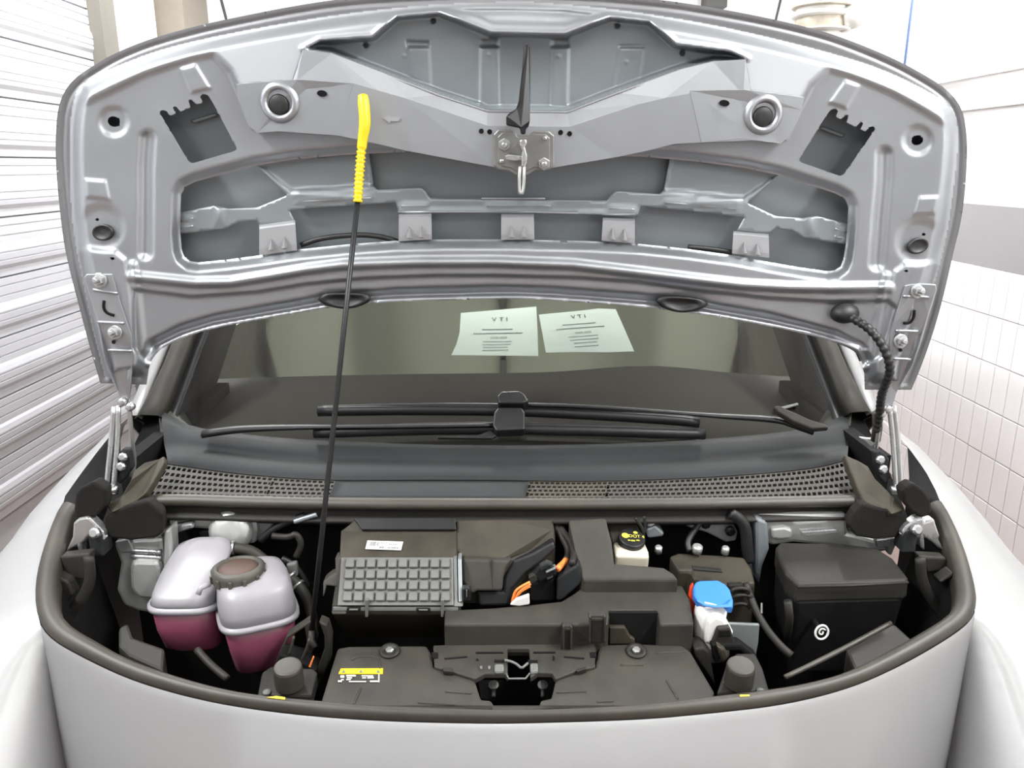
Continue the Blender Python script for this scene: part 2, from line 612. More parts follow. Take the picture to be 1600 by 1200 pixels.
slabt = slab('wall_bracket', (bx.x - .05, 5.06, bx.z - .03), (bx.x + .07, 5.2, bx.z + .10), M_CABLE)
tag(slabt, 'small dark bracket peeping over the bonnet edge on the white wall', 'bracket')

# ceiling lamps
LLAB = ['lit batten lamp on the ceiling along the shutter, ahead of the car', 'lit batten lamp on the ceiling along the shutter, over the engine bay', 'lit batten lamp on the ceiling along the shutter, over the cabin',
        'lit batten lamp on the ceiling along the tiled wall, ahead of the car', 'lit batten lamp on the ceiling along the tiled wall, over the engine bay', 'lit batten lamp on the ceiling along the tiled wall, over the cabin',
        'lit batten lamp in the middle of the ceiling, ahead of the car', 'lit batten lamp in the middle of the ceiling, over the tail of the car']
for k, (lx, ly, lw) in enumerate(LAMPS):
    if k == 0:
        base = thing('ceiling_lamp', LLAB[k], 'lamp', (lx, ly, 2.88), 'batten lamps on the ceiling')
        hv, hf = box((lx, ly, 2.955), (.15, 1.4, .08))
        h = mk('housing', hv, hf, M_WHITE, base, bev=.01)
        dv, df = box((lx, ly, 2.895), (.12, 1.36, .035))
        d = mk('diffuser', dv, df, M_LAMP, base, bev=.01)
        L0 = base
    else:
        c = L0.copy()
        COL.objects.link(c)
        c.location = (lx, ly, 2.88)
        c['label'] = LLAB[k]
        for ch in (h, d):
            q = ch.copy()
            COL.objects.link(q)
            q.parent = c
# ================================================================ the raised bonnet
BO = Vector((0.02, 1.22, 1.12))
bon = thing('bonnet', 'raised silver bonnet showing its stamped inner side above the engine bay', 'bonnet', BO)

# left-hand / right-hand pairs of points on the inner panel, for mirroring its features
PAIRS = [((178, 190), (1431, 217)), ((162, 362), (1433, 383)), ((439, 162), (1192, 181)), ((503, 145), (1132, 160)),
         ((250, 174), (1367, 199)), ((314, 148), (1301, 172)), ((370, 233), (1251, 250)), ((299, 255), (1311, 275)),
         ((282, 334), (1324, 351)), ((304, 409), (1296, 422)), ((206, 432), (1389, 449)), ((538, 469), (1065, 474)),
         ((157, 599), (1424, 611)), ((229, 601), (1351, 609)), ((236, 206), (1377, 233)), ((229, 407), (1365, 424)),
         ((435, 373), (1174, 382)), ((649, 354), (967, 360)), ((809, 6), (809, 6)), ((809, 352), (809, 352)), ((809, 467), (809, 467)),
         ((809, 180), (820, 180)), ((113, 165), (1497, 200)), ((619, 24), (1016, 32)), ((687, 18), (952, 25)), ((473, 78), (1165, 93))]


def _feat(u, v):
    u, v = (np.asarray(u) - 400) / 400., (np.asarray(v) - 300) / 300.
    return np.stack([np.ones_like(u), u, v, u * v, u * u, v * v], -1)


_A = _feat([p[0][0] for p in PAIRS], [p[0][1] for p in PAIRS])
_cu = np.linalg.lstsq(_A, np.array([p[1][0] for p in PAIRS], float), rcond=None)[0]
_cv = np.linalg.lstsq(_A, np.array([p[1][1] for p in PAIRS], float), rcond=None)[0]


def M(pts):
    f = _feat([p[0] for p in pts], [p[1] for p in pts])
    return [(float(a), float(b)) for a, b in zip(f @ _cu, f @ _cv)]


def both(pts):
    """Left half outline (from one end on the middle line to the other) closed with its mirror image."""
    return pts + M(pts)[::-1]


# --- the mean surface of the inner panel
def hood_y(x, z):
    t = (z - 1.11) / 0.56
    xx = (x - .02) / .65
    return 1.235 - 0.012 * t - 0.025 * np.clip(t - .55, 0, 9) ** 2 * 3 - 0.045 * np.abs(xx) ** 3


_F, _R, _U = np.array(FW), np.array(RT), np.array(UP)
_C = np.array(CAM)


def hood_pts(uv, h=0.0):
    """World points of pixels on the mean surface, raised h metres towards the camera."""
    uv = np.asarray(uv, float)
    r = _F + ((uv[:, 0:1] - 800) / FPX) * _R - ((uv[:, 1:2] - 600) / FPX) * _U
    s = np.full(len(uv), 1.2)
    for _ in range(12):
        p = _C + r * s[:, None]
        s = hood_y(p[:, 0], p[:, 2]) / r[:, 1]
    s = s - h / np.linalg.norm(r, axis=1)
    return _C + r * s[:, None]


def HP(pts, h=0.0):
    hh = np.array(h, float) if not np.isscalar(h) else h
    return [Vector(p) for p in hood_pts(pts, hh)]


def sd_poly(U_, V_, poly):
    P = np.asarray(poly, float)
    d = np.full(U_.shape, 1e18)
    ins = np.zeros(U_.shape, bool)
    for (ax, ay), (bx_, by) in zip(P, np.roll(P, -1, 0)):
        ex, ey = bx_ - ax, by - ay
        L2 = ex * ex + ey * ey + 1e-12
        t = np.clip(((U_ - ax) * ex + (V_ - ay) * ey) / L2, 0, 1)
        dx, dy = U_ - ax - t * ex, V_ - ay - t * ey
        np.minimum(d, dx * dx + dy * dy, out=d)
        if ay != by:
            c = ((ay > V_) != (by > V_)) & (U_ < (bx_ - ax) * (V_ - ay) / (by - ay) + ax)
            ins ^= c
    d = np.sqrt(d)
    return np.where(ins, -d, d)


def d_line(U_, V_, pts):
    d = np.full(U_.shape, 1e18)
    for (ax, ay), (bx_, by) in zip(pts, pts[1:]):
        ex, ey = bx_ - ax, by - ay
        L2 = ex * ex + ey * ey + 1e-12
        t = np.clip(((U_ - ax) * ex + (V_ - ay) * ey) / L2, 0, 1)
        dx, dy = U_ - ax - t * ex, V_ - ay - t * ey
        np.minimum(d, dx * dx + dy * dy, out=d)
    return np.sqrt(d)


def ss(x, a=0.0, b=1.0):
    t = np.clip((x - a) / (b - a), 0, 1)
    return t * t * (3 - 2 * t)


def bump(d, w):
    t = np.clip(d / w, 0, 1)
    return (1 - t * t) ** 2


def ell(c, rx, ry, a=0, n=20):
    a = math.radians(a)
    return [(c[0] + rx * math.cos(t) * math.cos(a) - ry * math.sin(t) * math.sin(a), c[1] + rx * math.cos(t) * math.sin(a) + ry * math.sin(t) * math.cos(a))
            for t in np.linspace(0, 2 * PI, n, endpoint=False)]


OUT_L = [(157, 599), (148, 569), (133, 515), (121, 468), (111, 431), (101, 387), (96, 350), (91, 304), (87, 250), (87, 209), (90, 172), (97, 150), (105, 136), (118, 121), (145, 103),
         (179, 83), (230, 62), (304, 41), (388, 23), (466, 8), (540, -3), (650, -10), (800, -13)]
OUT_R = [(930, -9), (1040, 0), (1120, 13), (1195, 27), (1260, 42), (1313, 57), (1397, 91), (1450, 120), (1480, 140), (1500, 163), (1507, 185), (1511, 215), (1511, 253), (1506, 321),
         (1496, 371), (1492, 383), (1478, 447), (1462, 508), (1441, 569), (1424, 609)]
REAR = [(1351, 609), (1350, 572), (1338, 549), (1305, 535), (1266, 524), (1199, 509), (1097, 491), (996, 479), (861, 469), (809, 467), (771, 467), (619, 471), (540, 477), (506, 482),
        (415, 498), (337, 512), (287, 527), (250, 545), (234, 566), (229, 601)]
HOOD = smooth(OUT_L, 90, 2) + smooth(OUT_R, 80, 2) + smooth(REAR, 90, 1)
Q0_L = [(166, 598), (156, 560), (142, 500), (130, 440), (117, 380), (112, 340), (109, 287), (108, 209), (112, 168), (119, 140), (135, 126), (186, 101), (253, 76), (338, 56), (439, 37),
        (540, 21), (670, 7), (809, 2)]
Q0 = smooth(Q0_L, 70, 2) + smooth([M([p])[0] for p in Q0_L[::-1]], 70, 2) + [(1352, 600), (1345, 566), (1300, 533), (1200, 506), (1097, 488), (996, 476), (861, 466), (771, 464), (619, 468), (506, 479), (415, 495), (337, 509), (287, 524), (246, 545), (231, 590)]
# openings
WIN_L = [(809, 240), (620, 238), (540, 242), (460, 249), (398, 259), (338, 275), (305, 284), (289, 292), (283, 304), (282, 330), (282, 366), (284, 390), (288, 401), (297, 408), (310, 410),
         (360, 405), (405, 399), (464, 390), (540, 382), (619, 376), (700, 374), (809, 374)]
WIN = both(WIN_L)
TEETH = K('A', (738, 520), (750, 509), (772, 514), (786, 536), (812, 526), (800, 497), (812, 490), (836, 517), (882, 497), (872, 464), (884, 460), (912, 484), (938, 472), (926, 447),
          (940, 434), (962, 440), (985, 475), (1098, 688), (1085, 700), (890, 756), (872, 745))
HOLES = [WIN, TEETH, M(TEETH)]
H1 = ell((178, 190), 10, 8, 20)
H2 = ell((503, 145), 8, 5, 8)
H3 = ell((152, 343), 3.2, 2.4)
H4 = ell((176, 404), 3.2, 2.2)
HOLES += [H1, M(H1), H2, M(H2), H3, M(H3), H4, M(H4)]
for c in ((572, 71), (677, 33), (965, 41), (1066, 83)):
    HOLES.append(ell(c, 5, 5, 0, 14))
SOCK = ell((437, 162), 14, 16, -10)
HOLES += [SOCK, ell((1192, 181), 14, 16, 10)]


RECU = [(473, 76), (500, 62), (582, 56), (619, 24), (687, 18), (768, 50), (883, 52), (952, 25), (1016, 32), (1057, 68), (1141, 79), (1168, 91)]
RECL = [(1162, 95), (1114, 97), (1064, 109), (962, 146), (886, 175), (761, 173), (687, 149), (602, 116), (518, 84)]
S_ = [(473, 78, 36), (518, 83, 37), (602, 115, 37), (687, 148, 36), (761, 172, 36), (886, 174, 36), (962, 145, 36), (1064, 108, 37), (1114, 96, 37), (1165, 93, 36)]
T_ = [(430, 205, 40), (528, 212, 45), (585, 224, 46), (636, 236, 47), (771, 261, 50), (865, 262, 50), (962, 246, 47), (1010, 236, 46), (1054, 225, 45), (1185, 219, 40)]


def relief(u, v):
    d_out = -sd_poly(u, v, HOOD)
    d0 = -sd_poly(u, v, Q0)
    rr = REAR[1:-1]
    d_rear = d_line(u, v, rr)
    h = -9.0 + 22.0 * ss(d0, 0, 23)
    h -= 2.5 * np.exp(-((d_out - 11) / 3.0) ** 2) * (d_rear > 25)
    # upper flange rising to the ridge of the cross-member
    UFL = [(125, 100), (128, 172), (150, 160), (182, 145), (230, 122), (304, 97), (331, 92), (354, 115), (371, 152), (392, 203)]
    UF = UFL + M(UFL)[::-1] + [(1520, 100), (1400, 40), (809, -60), (250, 20)]
    d_uf = -sd_poly(u, v, UF)
    h += ss(d_uf, 0, 14) * (0.16 * np.clip(d0 - 12, 0, 105) + 3.0)
    # nose recess
    _ = [(473, 76), (500, 62), (582, 56), (619, 24), (687, 18), (768, 50), (883, 52), (952, 25), (1016, 32), (1057, 68), (1141, 79), (1168, 91)]
    _ = [(1162, 95), (1114, 97), (1064, 109), (962, 146), (886, 175), (761, 173), (687, 149), (602, 116), (518, 84)]
    d1 = -sd_poly(u, v, RECU + RECL)
    w1 = ss(d1, 0, 9)
    h = h * (1 - w1) + w1 * -20.0
    h += 3.5 * bump(d_line(u, v, RECU), 6)
    for q in ([(633, 61), (672, 62), (676, 140), (640, 122)], [(749, 59), (780, 60), (783, 168), (747, 165)], [(861, 59), (891, 60), (889, 168), (858, 168)],
              [(967, 69), (1010, 70), (1000, 136), (957, 148)]):
        dq = -sd_poly(u, v, q)
        h += w1 * ss(dq, 0, 4) * (3.0 - 9.0 * ss(76 - v, 0, 5))
    R2 = [(694, 13), (730, 24), (771, 40), (883, 42), (915, 34), (949, 21), (880, 13), (809, 11), (750, 11)]
    d2 = -sd_poly(u, v, R2)
    h -= 10 * ss(d2, 0, 8)
    # flange round the big opening, ridge and step of the rear beam
    dW = sd_poly(u, v, WIN)
    lowside = ss(v, 330, 372)
    h -= (12.0 + 8 * lowside) * (1 - ss(dW, 0, 17))
    L1 = [(206, 432), (304, 442), (360, 441), (422, 431), (480, 421), (535, 414), (650, 410), (771, 409.5), (895, 414), (1000, 426), (1097, 438), (1160, 445), (1232, 449), (1300, 450), (1389, 449)]
    h += 8.0 * bump(d_line(u, v, L1), 11)
    L2 = [(206, 448), (300, 460), (400, 453), (480, 440), (569, 431), (680, 427), (771, 427), (900, 430), (996, 437), (1100, 451), (1199, 462), (1300, 468), (1389, 466)]
    FL = L2 + [(1405, 480), (1380, 560), (1350, 575)] + REAR[2:-2] + [(229, 575), (205, 545)]
    h -= 8.0 * ss(-sd_poly(u, v, FL), 0, 7)
    h += 7.0 * bump(np.abs(d_rear - 4), 6)
    h -= 4.0 * bump(np.abs(d_rear - 13), 7) * (v < 545)
    # grommet dimples
    for c in ((538, 463), (1066, 469)):
        h -= 5 * bump(np.sqrt(((u - c[0]) / 75.) ** 2 + ((v - c[1]) / 16.) ** 2), 1)
    # vertical channels
    for ln in ([(231, 216), (228, 260), (228, 320), (227, 394)], M([(231, 216), (228, 260), (228, 320), (227, 394)])):
        h -= 8.0 * bump(d_line(u, v, ln), 16)
    # raised square pads
    for q in (K('A', (835, 318), (905, 298), (972, 408), (888, 430)), K('A', (395, 830), (490, 838), (508, 925), (402, 912))):
        for qq in (q, M(q)):
            h += 3.0 * ss(-sd_poly(u, v, qq), -3, 3)
    # dimples round holes and plugs
    for c, rx in (((178, 190), 27), ((158, 356), 42)):
        for cc in (c, M([c])[0]):
            d = np.hypot(u - cc[0], v - cc[1])
            h -= 3.5 * (1 - ss(d, rx * .62, rx))
    # hinge pads
    PAD = [(116, 392), (135, 388), (180, 393), (195, 405), (201, 440), (213, 530), (216, 605), (150, 605)]
    for q in (PAD, M(PAD)):
        h += 6.0 * ss(-sd_poly(u, v, q), -5, 5) * ss(d0, 0, 10)
    for ln in ([(208, 415), (214, 470), (222, 545)], M([(208, 415), (214, 470), (222, 545)])):
        h += 5.0 * bump(d_line(u, v, ln), 11)
    CM = [p[:2] for p in S_] + [p[:2] for p in T_[::-1]]
    WG = [(369, 131), (464, 124), (552, 130), (528, 212), (466, 203), (402, 208), (388, 196), (372, 152)]
    dc = np.minimum(np.minimum(sd_poly(u, v, CM), sd_poly(u, v, WG)), sd_poly(u, v, M(WG)))
    h -= 16.0 * ss(-dc, 2, 9)
    # small spot dimples
    for c in ((632, 88), (764, 86), (873, 88), (979, 97)):
        h += 2.0 * bump(np.hypot(u - c[0], v - c[1]), 4)
    return h / 1000.0


def hood_sheet(step, x0, x1, y0, y1, holes, snap_holes=True):
    nu, nv = int((x1 - x0) / step) + 1, int((y1 - y0) / step) + 1
    u, v = np.meshgrid(x0 + np.arange(nu) * step, y0 + np.arange(nv) * step)
    u, v = u.ravel().astype(float), v.ravel().astype(float)
    for poly in [HOOD] + (holes if snap_holes else []):
        P = np.asarray(poly)
        lo, hi = P.min(0) - 2 * step, P.max(0) + 2 * step
        idx = np.nonzero((u > lo[0]) & (u < hi[0]) & (v > lo[1]) & (v < hi[1]))[0]
        uu, vv_ = u[idx].copy(), v[idx].copy()
        e = 0.05
        d = sd_poly(uu, vv_, poly)
        gx = (sd_poly(uu + e, vv_, poly) - sd_poly(uu - e, vv_, poly)) / (2 * e)
        gy = (sd_poly(uu, vv_ + e, poly) - sd_poly(uu, vv_ - e, poly)) / (2 * e)
        k = np.abs(d) < 0.62 * step
        u[idx[k]] -= (gx * d)[k]
        v[idx[k]] -= (gy * d)[k]
    d = sd_poly(u, v, HOOD)
    k = np.nonzero((d > 0) & (d < 2 * step))[0]
    e = .05
    gx = (sd_poly(u[k] + e, v[k], HOOD) - sd_poly(u[k] - e, v[k], HOOD)) / (2 * e)
    gy = (sd_poly(u[k], v[k] + e, HOOD) - sd_poly(u[k], v[k] - e, HOOD)) / (2 * e)
    un, vn = u.copy(), v.copy()
    un[k] -= gx * d[k]
    vn[k] -= gy * d[k]
    i = np.arange(nu * nv).reshape(nv, nu)
    q = np.stack([i[:-1, :-1], i[1:, :-1], i[1:, 1:], i[:-1, 1:]], -1).reshape(-1, 4)
    cu, cv = u[q].mean(1), v[q].mean(1)
    keep = sd_poly(cu, cv, HOOD) < 0
    for poly in holes:
        P = np.asarray(poly)
        lo, hi = P.min(0), P.max(0)
        m = keep & (cu > lo[0]) & (cu < hi[0]) & (cv > lo[1]) & (cv < hi[1])
        mi = np.nonzero(m)[0]
        keep[mi[sd_poly(cu[mi], cv[mi], poly) < 0]] = False
    q = q[keep]
    u, v = un, vn
    used, q = np.unique(q, return_inverse=True)
    return u[used], v[used], q.reshape(-1, 4)


def np_mesh(name, P, Q, m, parent, sm=True):
    P = P - np.array(ORG[parent])
    me = bpy.data.meshes.new(name)
    me.vertices.add(len(P))
    me.vertices.foreach_set('co', P.astype(np.float32).ravel())
    me.loops.add(Q.size)
    me.loops.foreach_set('vertex_index', Q.astype(np.int32).ravel())
    me.polygons.add(len(Q))
    me.polygons.foreach_set('loop_start', np.arange(0, Q.size, 4, dtype=np.int32))
    me.polygons.foreach_set('use_smooth', [sm] * len(Q))
    me.update(calc_edges=True)
    me.validate()
    me.materials.append(m)
    o = bpy.data.objects.new(name, me)
    COL.objects.link(o)
    o.parent = parent
    ORG[o] = ORG[parent]
    return o


u_, v_, q_ = hood_sheet(2.5, 82, 1518, -18, 614, HOLES)
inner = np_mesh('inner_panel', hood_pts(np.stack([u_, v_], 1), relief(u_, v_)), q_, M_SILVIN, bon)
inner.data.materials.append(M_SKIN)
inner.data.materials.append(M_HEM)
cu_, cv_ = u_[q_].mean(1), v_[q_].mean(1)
mi_ = np.where(sd_poly(cu_, cv_, RECU + RECL) < -3, 1, np.where((sd_poly(cu_, cv_, Q0) > 0) & (d_line(cu_, cv_, REAR[1:-1]) > 9), 2, 0))  # recess faces take the duller skin paint, partly to deepen its shade
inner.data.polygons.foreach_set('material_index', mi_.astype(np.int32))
u_, v_, q_ = hood_sheet(7, 80, 1520, -20, 616, [], False)
dd = -sd_poly(u_, v_, HOOD)
hh = -0.011 - 0.030 * ss(dd, 0, 45)
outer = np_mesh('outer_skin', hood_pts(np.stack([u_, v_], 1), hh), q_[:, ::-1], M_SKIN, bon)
# folded hem that joins the two skins
hem = np.array(HOOD + [HOOD[0]])
hv = []
for k, (du, h0) in enumerate([(0, -.0085), (0, -.010), (0, -.0125)]):
    hv.append([Vector(p) for p in hood_pts(hem, h0)])
v, f = grid(hv)
mk('folded_hem', v, f, M_SILVIN, bon, sm=True)

# --- sheets made of flat facets on the bonnet: (pixel, height) vertices
def facets(name, pts, faces, m, bev=.003, solid=.0012, parent=bon, label=None, sm=False):
    P = HP([p[:2] for p in pts], [p[2] / 1000. for p in pts])
    return mk(name, P, faces, m, parent, bev=bev, solid=solid, label=label, sm=sm, ang=12, seg=3)


# cross-member at the nose with facets: top lip, ridge, lower edge
R_ = [(464, 125, 40), (552, 130, 44), (590, 141, 45), (633, 153, 46), (761, 196, 48), (890, 198, 48), (996, 163, 46), (1040, 153, 45), (1084, 145, 44), (1162, 148, 40)]
B_ = [(430, 203, -6), (528, 209, -6), (585, 220, -6), (636, 232, -6), (771, 256, -6), (865, 257, -6), (962, 242, -6), (1010, 232, -6), (1054, 222, -6), (1185, 216, -6)]
A_ = [(473, 78, 12), (518, 83, -4), (602, 115, -10), (687, 148, -12), (761, 172, -12), (886, 174, -12), (962, 145, -12), (1064, 108, -10), (1114, 96, -4), (1165, 93, 12)]
S_, R_, T_ = [[(a, b, c - 6) for a, b, c in r] for r in (S_, R_, T_)]
rows = [A_, S_, R_, T_, B_]
pts = [p for r in rows for p in r]
fs = [(i * 10 + j, i * 10 + j + 1, i * 10 + 11 + j, i * 10 + 10 + j) for i in range(4) for j in range(9)] + [(0, 10, 20, 30, 40), (9, 19, 29, 39, 49)]
facets('cross_member', pts, fs, M_SILVIN, bev=.0035)
for side in (0, 1):
    w = [(369, 131, 36), (464, 124, 43), (480, 141, 41), (528, 212, 44.6), (466, 203, 42), (402, 208, 38), (388, 196, 37.5), (372, 152, 36.5), (402, 204, -2), (466, 199, -4), (528, 209, -4), (552, 130, 44.5)]
    w = [(a, b, c - 6 if c > 0 else c) for a, b, c in w]
    if side:
        mm = M([p[:2] for p in w])
        w = [(a, b, p[2]) for (a, b), p in zip(mm, w)]
    facets('cross_member_wing', w, [(0, 1, 2, 4, 5, 6, 7), (2, 11, 3), (1, 11, 2), (2, 3, 4), (4, 9, 8, 5), (4, 3, 10, 9)], M_SILVIN, bev=.002)

for c, h_ in (((503, 146), .0392), ((1132, 161), .0392)):
    q = ell(c, 8, 5, 8)
    v, f = ext(HP(q, h_), HP(q, h_ - .003))
    mk('slot_hole', v, f, M_TUB, bon, label='dark oval hole')
# pale arrow embossed beside the prop rod
ar = K('B', (588, 548), (618, 525), (620, 540), (668, 545), (660, 562), (622, 560), (620, 572))
v, f = ext(HP(ar, .0425), [p for p in HP(ar, .038)])
mk('arrow_mark', v, f, M_SILVER, bon)

# buffer sockets: raised ring, with a dark disc standing in for the shaded depth
for c, nx in (((437, 160), -1), ((1193, 179), 1)):
    ctr = HP([c], .034)[0]
    px_ = 1.16 / FPX
    ax = Vector((0, -1, -.05))
    v, f = lathe(ctr + ax * -.004, ax, [(31 * px_, 0), (29 * px_, .006), (24 * px_, .010), (20 * px_, .009), (17 * px_, .004), (15.5 * px_, .001), (2 * px_, .0005)], 36, caps=False)
    mk('buffer_socket', v, f, M_SILVIN, bon, sm=True)
    v, f = lathe(ctr + Vector((-.001, 0, -.003)) + ax * .0015, ax, [(15.5 * px_, 0), (13 * px_, .002), (2 * px_, .001)], 24)
    mk('socket_shade', v, f, M_RUBBERB, bon, sm=True)
# rubber plugs and grommets
for c in ((162, 363), (1433, 384)):
    ctr = HP([c], .011)[0]
    v, f = lathe(ctr, (0.1 if c[0] > 800 else -.1, -1, 0), [(.0165, 0), (.016, .003), (.013, .0045), (.012, .003), (.002, .003)], 28, flat=.72, ref=(1, 0, 0.15))
    mk('rubber_plug', v, f, M_RUBBERB, bon, sm=True)
for pts in (K('F', (288, 262), (300, 240), (330, 230), (430, 230), (500, 232), (528, 245), (534, 262), (505, 282), (455, 300), (410, 304), (360, 298), (312, 282)),
            K('G', (786, 265), (800, 250), (840, 245), (910, 248), (980, 255), (1015, 268), (1026, 285), (1000, 302), (950, 316), (900, 322), (850, 312), (802, 290))):
    ring = np.array(smooth(pts + pts[:1], 36, 2)[:-1])
    c = ring.mean(0)
    lay = [HP(c + (ring - c) * s, h) for s, h in ((1.0, .000), (1.02, .008), (.95, .014), (.72, .015), (.55, .009), (.1, .008))]
    v, f = grid(lay, True)
    f.append(tuple(range(len(v) - 36, len(v))))
    mk('rubber_grommet', v, f, M_RUBBERB, bon, sm=True)
# teeth brackets hidden in the side windows: a rib on the skin seen through each
for q in (K('A', (880, 555), (1000, 520), (1010, 535), (895, 572)), M(K('A', (880, 555), (1000, 520), (1010, 535), (895, 572)))):
    v, f = ext(HP(q, -.026), HP(q, -.036))
    mk('skin_rib', v, f, M_SKIN, bon, bev=.002)

# --- reinforcement sheet inside the big opening
RL = [(809, 311), (672, 309), (666, 300), (660, 293), (596, 296), (589, 296), (584, 290), (575, 225), (520, 240), (460, 246), (398, 256), (449, 305), (402, 324), (358, 326), (334, 321), (276, 333),
      (276, 366), (351, 358), (371, 348), (402, 344), (405, 352), (463, 350), (452, 328), (619, 316), (623, 333), (809, 332)]
RS = both(RL)


def tri_fill(poly, step, inside_fn=None):
    """Flat sheet over a pixel outline: the outline with inner grid points, triangulated."""
    from mathutils.geometry import delaunay_2d_cdt
    P = np.asarray(poly, float)
    bd = []
    for a, b in zip(P, np.roll(P, -1, 0)):
        n = max(1, int(np.hypot(*(b - a)) / step))
        bd += [a + (b - a) * k / n for k in range(n)]
    n = len(bd)
    x0, y0 = P.min(0)
    x1, y1 = P.max(0)
    g = np.array([(x, y) for x in np.arange(x0, x1, step) for y in np.arange(y0, y1, step)])
    d = sd_poly(g[:, 0], g[:, 1], poly)
    g = g[d < -step * .5]
    vs = [Vector((a[0], a[1])) for a in bd] + [Vector((a[0], a[1])) for a in g]
    r = delaunay_2d_cdt(vs, [(i, (i + 1) % n) for i in range(n)], [], 1, 0.01)
    return np.array([tuple(p) for p in r[0]]), [tuple(t) for t in r[2]]


pp, tt = tri_fill(RS, 4.5)
hR = -14.0 + 0 * pp[:, 0]
for ln, w, a in (([(464, 304), (533, 306)], 5, 3.5), ([(465, 314), (580, 308)], 4, 3.0), ([(629, 322), (667, 321)], 4, 3), ([(762, 321), (860, 321)], 4, 3), ([(762, 308), (850, 308)], 3, 2),
                 ([(620, 331), (809, 331), (990, 335)], 3.5, 3), ([(282, 344), (300, 341)], 3, 3), ([(282, 356), (300, 353)], 3, 3)):
    for l_ in (ln, M(ln)) if ln[0][0] < 600 or ln[0][0] == 629 else (ln,):
        hR += a * bump(d_line(pp[:, 0], pp[:, 1], l_), w + 1.5)
for q in ([(395, 256), (575, 225), (586, 292), (455, 300)],):
    for qq in (q, M(q)):
        hR -= 7 * ss(-sd_poly(pp[:, 0], pp[:, 1], qq), -1, 4)
for c in ((343, 337), M([(343, 337)])[0]):
    hR += 5 * bump(np.maximum(np.abs(pp[:, 0] - c[0]) / 9., np.abs(pp[:, 1] - c[1]) / 18.), 1.2)
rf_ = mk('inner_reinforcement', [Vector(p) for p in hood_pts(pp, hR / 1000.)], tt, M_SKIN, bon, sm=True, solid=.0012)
for ln in ([(465, 305), (534, 307)], [(466, 315), (581, 309)], [(627, 322), (668, 321)], [(760, 321), (861, 321)], [(752, 310), (852, 310)], [(622, 331.5), (809, 331), (992, 335)], [(282, 344), (302, 341)], [(282, 356), (302, 353)]):
    for l_ in ((ln, M(ln)) if ln[-1][0] < 700 else (ln,)):
        v, f = tube(HP(rs(l_, 8), -.0125), .0022, 8)
        mk('pressed_bar', v, f, M_SILVIN, rf_, sm=True)  # brighter paint than the sheet stands in for light on the bar edges
# five folded mounting tabs below it
TABS = [[(405, 351), (461, 344), (464, 391), (405, 399)], [(623, 334), (674, 333), (675, 374), (623, 377)], [(783, 334), (834, 334), (835, 374), (783, 375)],
        [(942, 340), (992, 342), (992, 380), (940, 376)], [(1146, 361), (1201, 366), (1202, 403), (1144, 396)]]
for t in TABS:
    a, b, c, d = [np.array(x, float) for x in t]
    pts = []
    for s, h in ((0, -13), (.08, -5), (.14, -2.5), (.8, -1.5), (1.0, -2)):
        for k in range(5):
            q = (a + (b - a) * k / 4) * (1 - s) + (d + (c - d) * k / 4) * s
            pts.append((q[0], q[1], h))
    fs = [(i * 5 + j, i * 5 + j + 1, i * 5 + j + 6, i * 5 + j + 5) for i in range(4) for j in range(4)]
    tb = facets('mounting_tab', pts, fs, M_SILVER, bev=0, sm=False)
    for k in (.32, .68):
        q = (a + (b - a) * k) * .3 + (d + (c - d) * k) * .7
        base = [(q[0] - 5, q[1] + 9), (q[0] + 5, q[1] + 9), (q[0], q[1] - 10)]
        v, f = ext(HP(base, -.002), HP([(q[0] - .8, q[1] + 8), (q[0] + .8, q[1] + 8), (q[0], q[1] - 8)], .006))
        mk('stamped_rib', v, f, M_SILVER, tb)
# black cable lying behind the tabs
for ln in ([(470, 383), (500, 372), (560, 366), (600, 370), (622, 378)], [(1075, 386), (1110, 389), (1144, 394)]):
    v, f = tube(HP(smooth(ln, 20), -.012), .004, 8)
    mk('inner_cable', v, f, M_RUBBERB, bon, sm=True)

# --- latch: plate, bolts, lever, striker hook
pl = [(771 + 8, 202), (771, 210), (771, 258), (779, 265), (795, 267), (806, 274), (824, 274), (836, 267), (858, 266), (866, 258), (866, 212), (858, 205), (835, 204), (826, 210), (808, 210), (800, 203)]
v, f = ext(HP(pl, .050), HP(pl, .034))
lt = mk('latch_plate', v, f, M_LATCH, bon, bev=.0015)
p2_ = [(812 + (p[0] - 818) * .86 + 6, 236 + (p[1] - 236) * .84) for p in pl]
v, f = ext(HP(p2_, .0515), HP(p2_, .047))
mk('latch_inset', v, f, M_LATCH, lt, bev=.001)
for c in ((788, 226), (850, 256)):
    p = HP([c], .051)[0]
    v, f = lathe(p, (0, -1, -.1), [(.009, 0), (.009, .003), (.006, .0032)], 6)
    v2, f2 = lathe(p, (0, -1, -.1), [(.0045, .003), (.0045, .009), (.003, .011)], 14)
    v, f = join((v, f), (v2, f2))
    mk('latch_bolt', v, f, M_ZINC, lt, bev=.0006)
for c in ((851, 216), (784, 252)):
    p = HP([c], .051)[0]
    v, f = lathe(p, (0, -1, -.1), [(.003, 0), (.003, .003), (.0015, .004)], 12)
    mk('latch_rivet', v, f, M_ZINC, lt)
lev = K('j', (418, 545), (470, 525), (640, 545), (720, 560), (720, 590), (560, 610), (440, 600))
v, f = ext(HP(lev, .064), HP(lev, .060))
mk('latch_pawl', v, f, M_ZINC, lt, bev=.001)
sp = K('j', (620, 330), (700, 320), (720, 370), (690, 430), (720, 540), (715, 640), (690, 700), (640, 700), (640, 560), (650, 480), (615, 400))
v, f = ext(HP(sp, .068), HP(sp, .054))
mk('striker_root', v, f, M_ZINC, lt, bev=.002)
